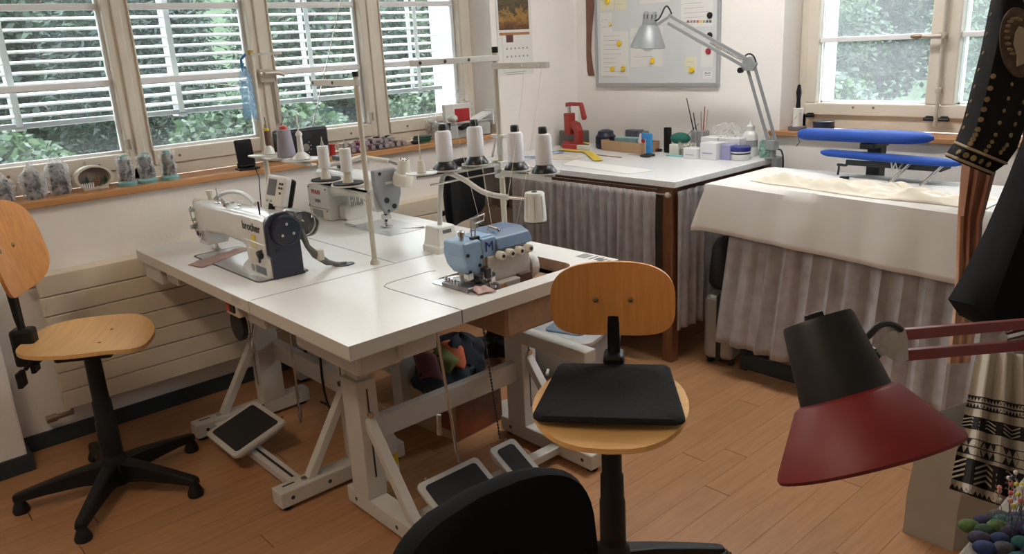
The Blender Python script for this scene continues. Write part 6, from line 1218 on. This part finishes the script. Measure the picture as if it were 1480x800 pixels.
def coin(j, k, r):
    p = spos(srows, j, k)-cl; du = (spos(srows, j, min(1, k+.03))-spos(srows, j, max(0, k-.03))).normalized(); dv = (spos(srows, max(0, j-.1), k)-spos(srows, j+.1, k)).normalized()
    MB().lathe([(r, -.001), (r, .0012), (r*.7, .0018), (r*.6, .001), (.0004, .0016)], 12, frameM(p, du, dv)).obj('gold_medallion', GOLD, slv, smooth=True)
for q in range(9): coin(2.6+q*.27, .30-.004*q, .0058)
for q in range(8): coin(2.7+q*.3, .62-.008*q, .0045)
for q in range(7): coin(3.0+q*.26, .86-.01*q, .0055)
for q in range(9): coin(.9+q*.40, .05, .004)
for q in range(5): coin(5.55, .18+q*.15, .0065)
for q in range(3): coin(1.0-.25*q, .62+.04*q, .0075)
for jj in (5.02, 6.05):
    pts = [spos(srows, jj, k/12)-cl for k in range(13)]; MB().tube(pts, .0032, 6).obj('gold_piping', GOLD2, slv, smooth=True)
# oval face medallion on the sleeve
fo = Matrix(frameM(spos(srows, 1.85, .58)-cl, spos(srows, 1.85, .8)-spos(srows, 1.85, .4), spos(srows, 1.5, .58)-spos(srows, 2.2, .58)))
MB().prism(superell(.052, .078, 30, 2), .001, .005, fo).obj('oval_medallion', mat('dark_gold_print', (.10, .06, .03), .6, var=.6, vscale=60), slv, bevel=.003)
MB().prism([(.0, .035), (.018, .03), (.026, .012), (.033, -.004), (.026, -.010), (.028, -.022), (.020, -.03), (.018, -.045), (-.012, -.055), (-.01, -.03), (-.018, -.005), (-.012, .02)], .005, .0085, fo).obj('profile_relief', GOLD2, slv, bevel=.002)
for q in range(10):
    a = 1.2+q*.33; MB().ell((-.006+.028*math.cos(a), .01+.042*math.sin(a), .006), (.009, .004, .003), 8, 6, fo @ Matrix.Translation((0, 0, 0))).obj('laurel_leaf', GOLD, slv, smooth=True)
# coat hanger
MB().tube([cl*0+GP(1500, -170, GD+.02)-cl, Vector((gx+.20, gy+.05, 1.70))-cl, GP(1620, -170, GD+.02)-cl], .008, 8).tube([Vector((gx+.20, gy+.05, 1.70))-cl, Vector((gx+.20, gy+.05, 1.76))-cl, Vector((gx+.20, gy+.062, 1.795))-cl], .003, 6).obj('hanger', DKMETAL, cb)
# orange patterned sheer garment
ol = Vector((gx+.0, gy+.17, .9)); og = thing('sheer_scarf', 'sheer tan and orange patterned scarf hanging behind the black coat', 'scarf', ol)
ORM = mat('tan_orange_sheer', (.58, .40, .27), .7, var=.8, vscale=4, col2=(.42, .15, .08))
rows = [row(1398, 160, 1440, 165, 8, .006, 0, 2.05, 2.05, .01), row(1390, 235, 1440, 245, 8, .008, .4, 2.05, 2.05, .01), row(1384, 310, 1420, 320, 8, .008, .9, 2.05, 2.05, .01), row(1381, 400, 1416, 405, 8, .008, 1.4, 2.05, 2.05, .01), row(1376, 460, 1412, 468, 8, .008, 1.6, 2.05, 2.05, .01), row(1369, 525, 1402, 524, 8, .008, 2, 2.05, 2.05, .01)]
sheetsolid(rows, 'cloth', ORM, og, ol, .01)
MB().tube([GP(1420, 165, 2.05)-ol, Vector((gx+.08, gy+.06, 1.6))-ol, Vector((gx+.08, gy+.06, 1.795))-ol], .003, 6).obj('hanging_loop', BLK, og)
# white skirt with black woven bands
kl = Vector((gx+.08, gy+.0, .30)); kg = thing('patterned_skirt', 'white skirt with black zigzag bands hanging below the coat', 'skirt', kl)
SKW = mat('ivory_cotton', (.58, .53, .44), .85, bump=.2, bscale=400); SKB = mat('black_woven', (.014, .012, .012), .9)
top_ = row(1412, 505, 1560, 520, 60, .012, 0, GD+.05, GD+.05, .06, 6); hem = row(1372, 706, 1600, 785, 60, .03, 0, GD+.05, GD+.05, .08, 6)
NJ = 40; srw = []
for j in range(NJ+1):
    k = j/NJ; srw.append([top_[i].lerp(hem[i], k)+Vector((0, 0, -.0)) for i in range(61)])
sheetsolid(srw, 'cloth', SKW, kg, kl, .14)
def kpos(u, v_, off=.0012):
    j = v_*NJ; j0 = min(int(j), NJ-1); f = j-j0; i = u*60; i0 = min(int(i), 59); g = i-i0
    p = srw[j0][i0].lerp(srw[j0][i0+1], g).lerp(srw[j0+1][i0].lerp(srw[j0+1][i0+1], g), f); return p-(p-CAM).normalized()*off-kl
def patch(poly, nm='woven_motif', off=.0012):
    # subdivide along u for conforming: simple fan
    b = MB(); vs = [kpos(u, v_, off) for u, v_ in poly]; b.add(vs, [tuple(range(len(vs)))]); return b
bands = []
def stripe(v0, v1):
    b = MB()
    for i in range(60): b.add([kpos(i/60, v0), kpos((i+1)/60, v0), kpos((i+1)/60, v1), kpos(i/60, v1)], [(0, 1, 2, 3)])
    b.obj('woven_band', SKB, kg)
for v0, v1 in ((.32, .328), (.359, .369), (.40, .408), (.665, .672), (.612, .618), (.722, .728), (.985, .998)): stripe(v0, v1)
def tris(v0, v1, n, up, name):
    for i in range(n):
        u0 = i/n; u1 = (i+1)/n; um = (u0+u1)/2
        patch([(u0, v1 if up else v0), (u1, v1 if up else v0), (um, v0 if up else v1)]).obj(name, SKB, kg)
tris(.328, .355, 38, False, 'woven_triangle'); tris(.373, .40, 38, True, 'woven_triangle'); tris(.618, .664, 22, False, 'woven_triangle'); tris(.672, .722, 22, True, 'woven_triangle'); tris(.955, .985, 34, True, 'woven_triangle')
def zig(v0, v1, n, w_):
    for i in range(n):
        u0 = i/n; um = (i+.5)/n; u1 = (i+1)/n
        patch([(u0, v1), (um, v0), (um, v0+w_), (u0, v1+w_)], off=.003).obj('woven_zigzag', SKW, kg); patch([(um, v0), (u1, v1), (u1, v1+w_), (um, v0+w_)], off=.003).obj('woven_zigzag', SKW, kg)
stripe(.462, .552); stripe(.752, .925)
for dv in (0, .024, .048): zig(.468+dv, .492+dv, 8, .009)
for dv in (0, .036, .072, .108): zig(.752+dv, .80+dv, 7, .015)
MB().tube([kpos(.5, 0)+Vector((0, .06, 0)), Vector((gx+.20, gy+.12, 1.2))-kl, Vector((gx+.20, gy+.06, 1.795))-kl], .003, 6).obj('hanging_loop', BLK, kg)
# white paper bag on the floor
t = thing('paper_bag', 'tall white paper bag standing on the floor under the skirt', 'bag', (2.90, 2.37, 0), .0)
A = [Vector((2.781, 2.275, 0)), Vector((2.925, 2.275, 0)), Vector((2.99, 2.50, 0)), Vector((2.85, 2.50, 0))]; o0 = Vector(t.location); BGM = mat('kraft_white', (.42, .39, .33), .8, var=.06, vscale=6)
b = MB(); vs = []
for z, k in ((0, 1.0), (.14, .99), (.40, .97)):
    c_ = sum(A, Vector())/4
    for q, p in enumerate(A): vs.append(c_+(p-c_)*k-o0+Vector((.02*(z > .3), 0, z)))
b.add(vs, [(0, 3, 2, 1)]+[(4*j+i, 4*j+(i+1) % 4, 4*j+4+(i+1) % 4, 4*j+4+i) for j in range(2) for i in range(4)]).obj('bag_body', BGM, t, solid=.0012)
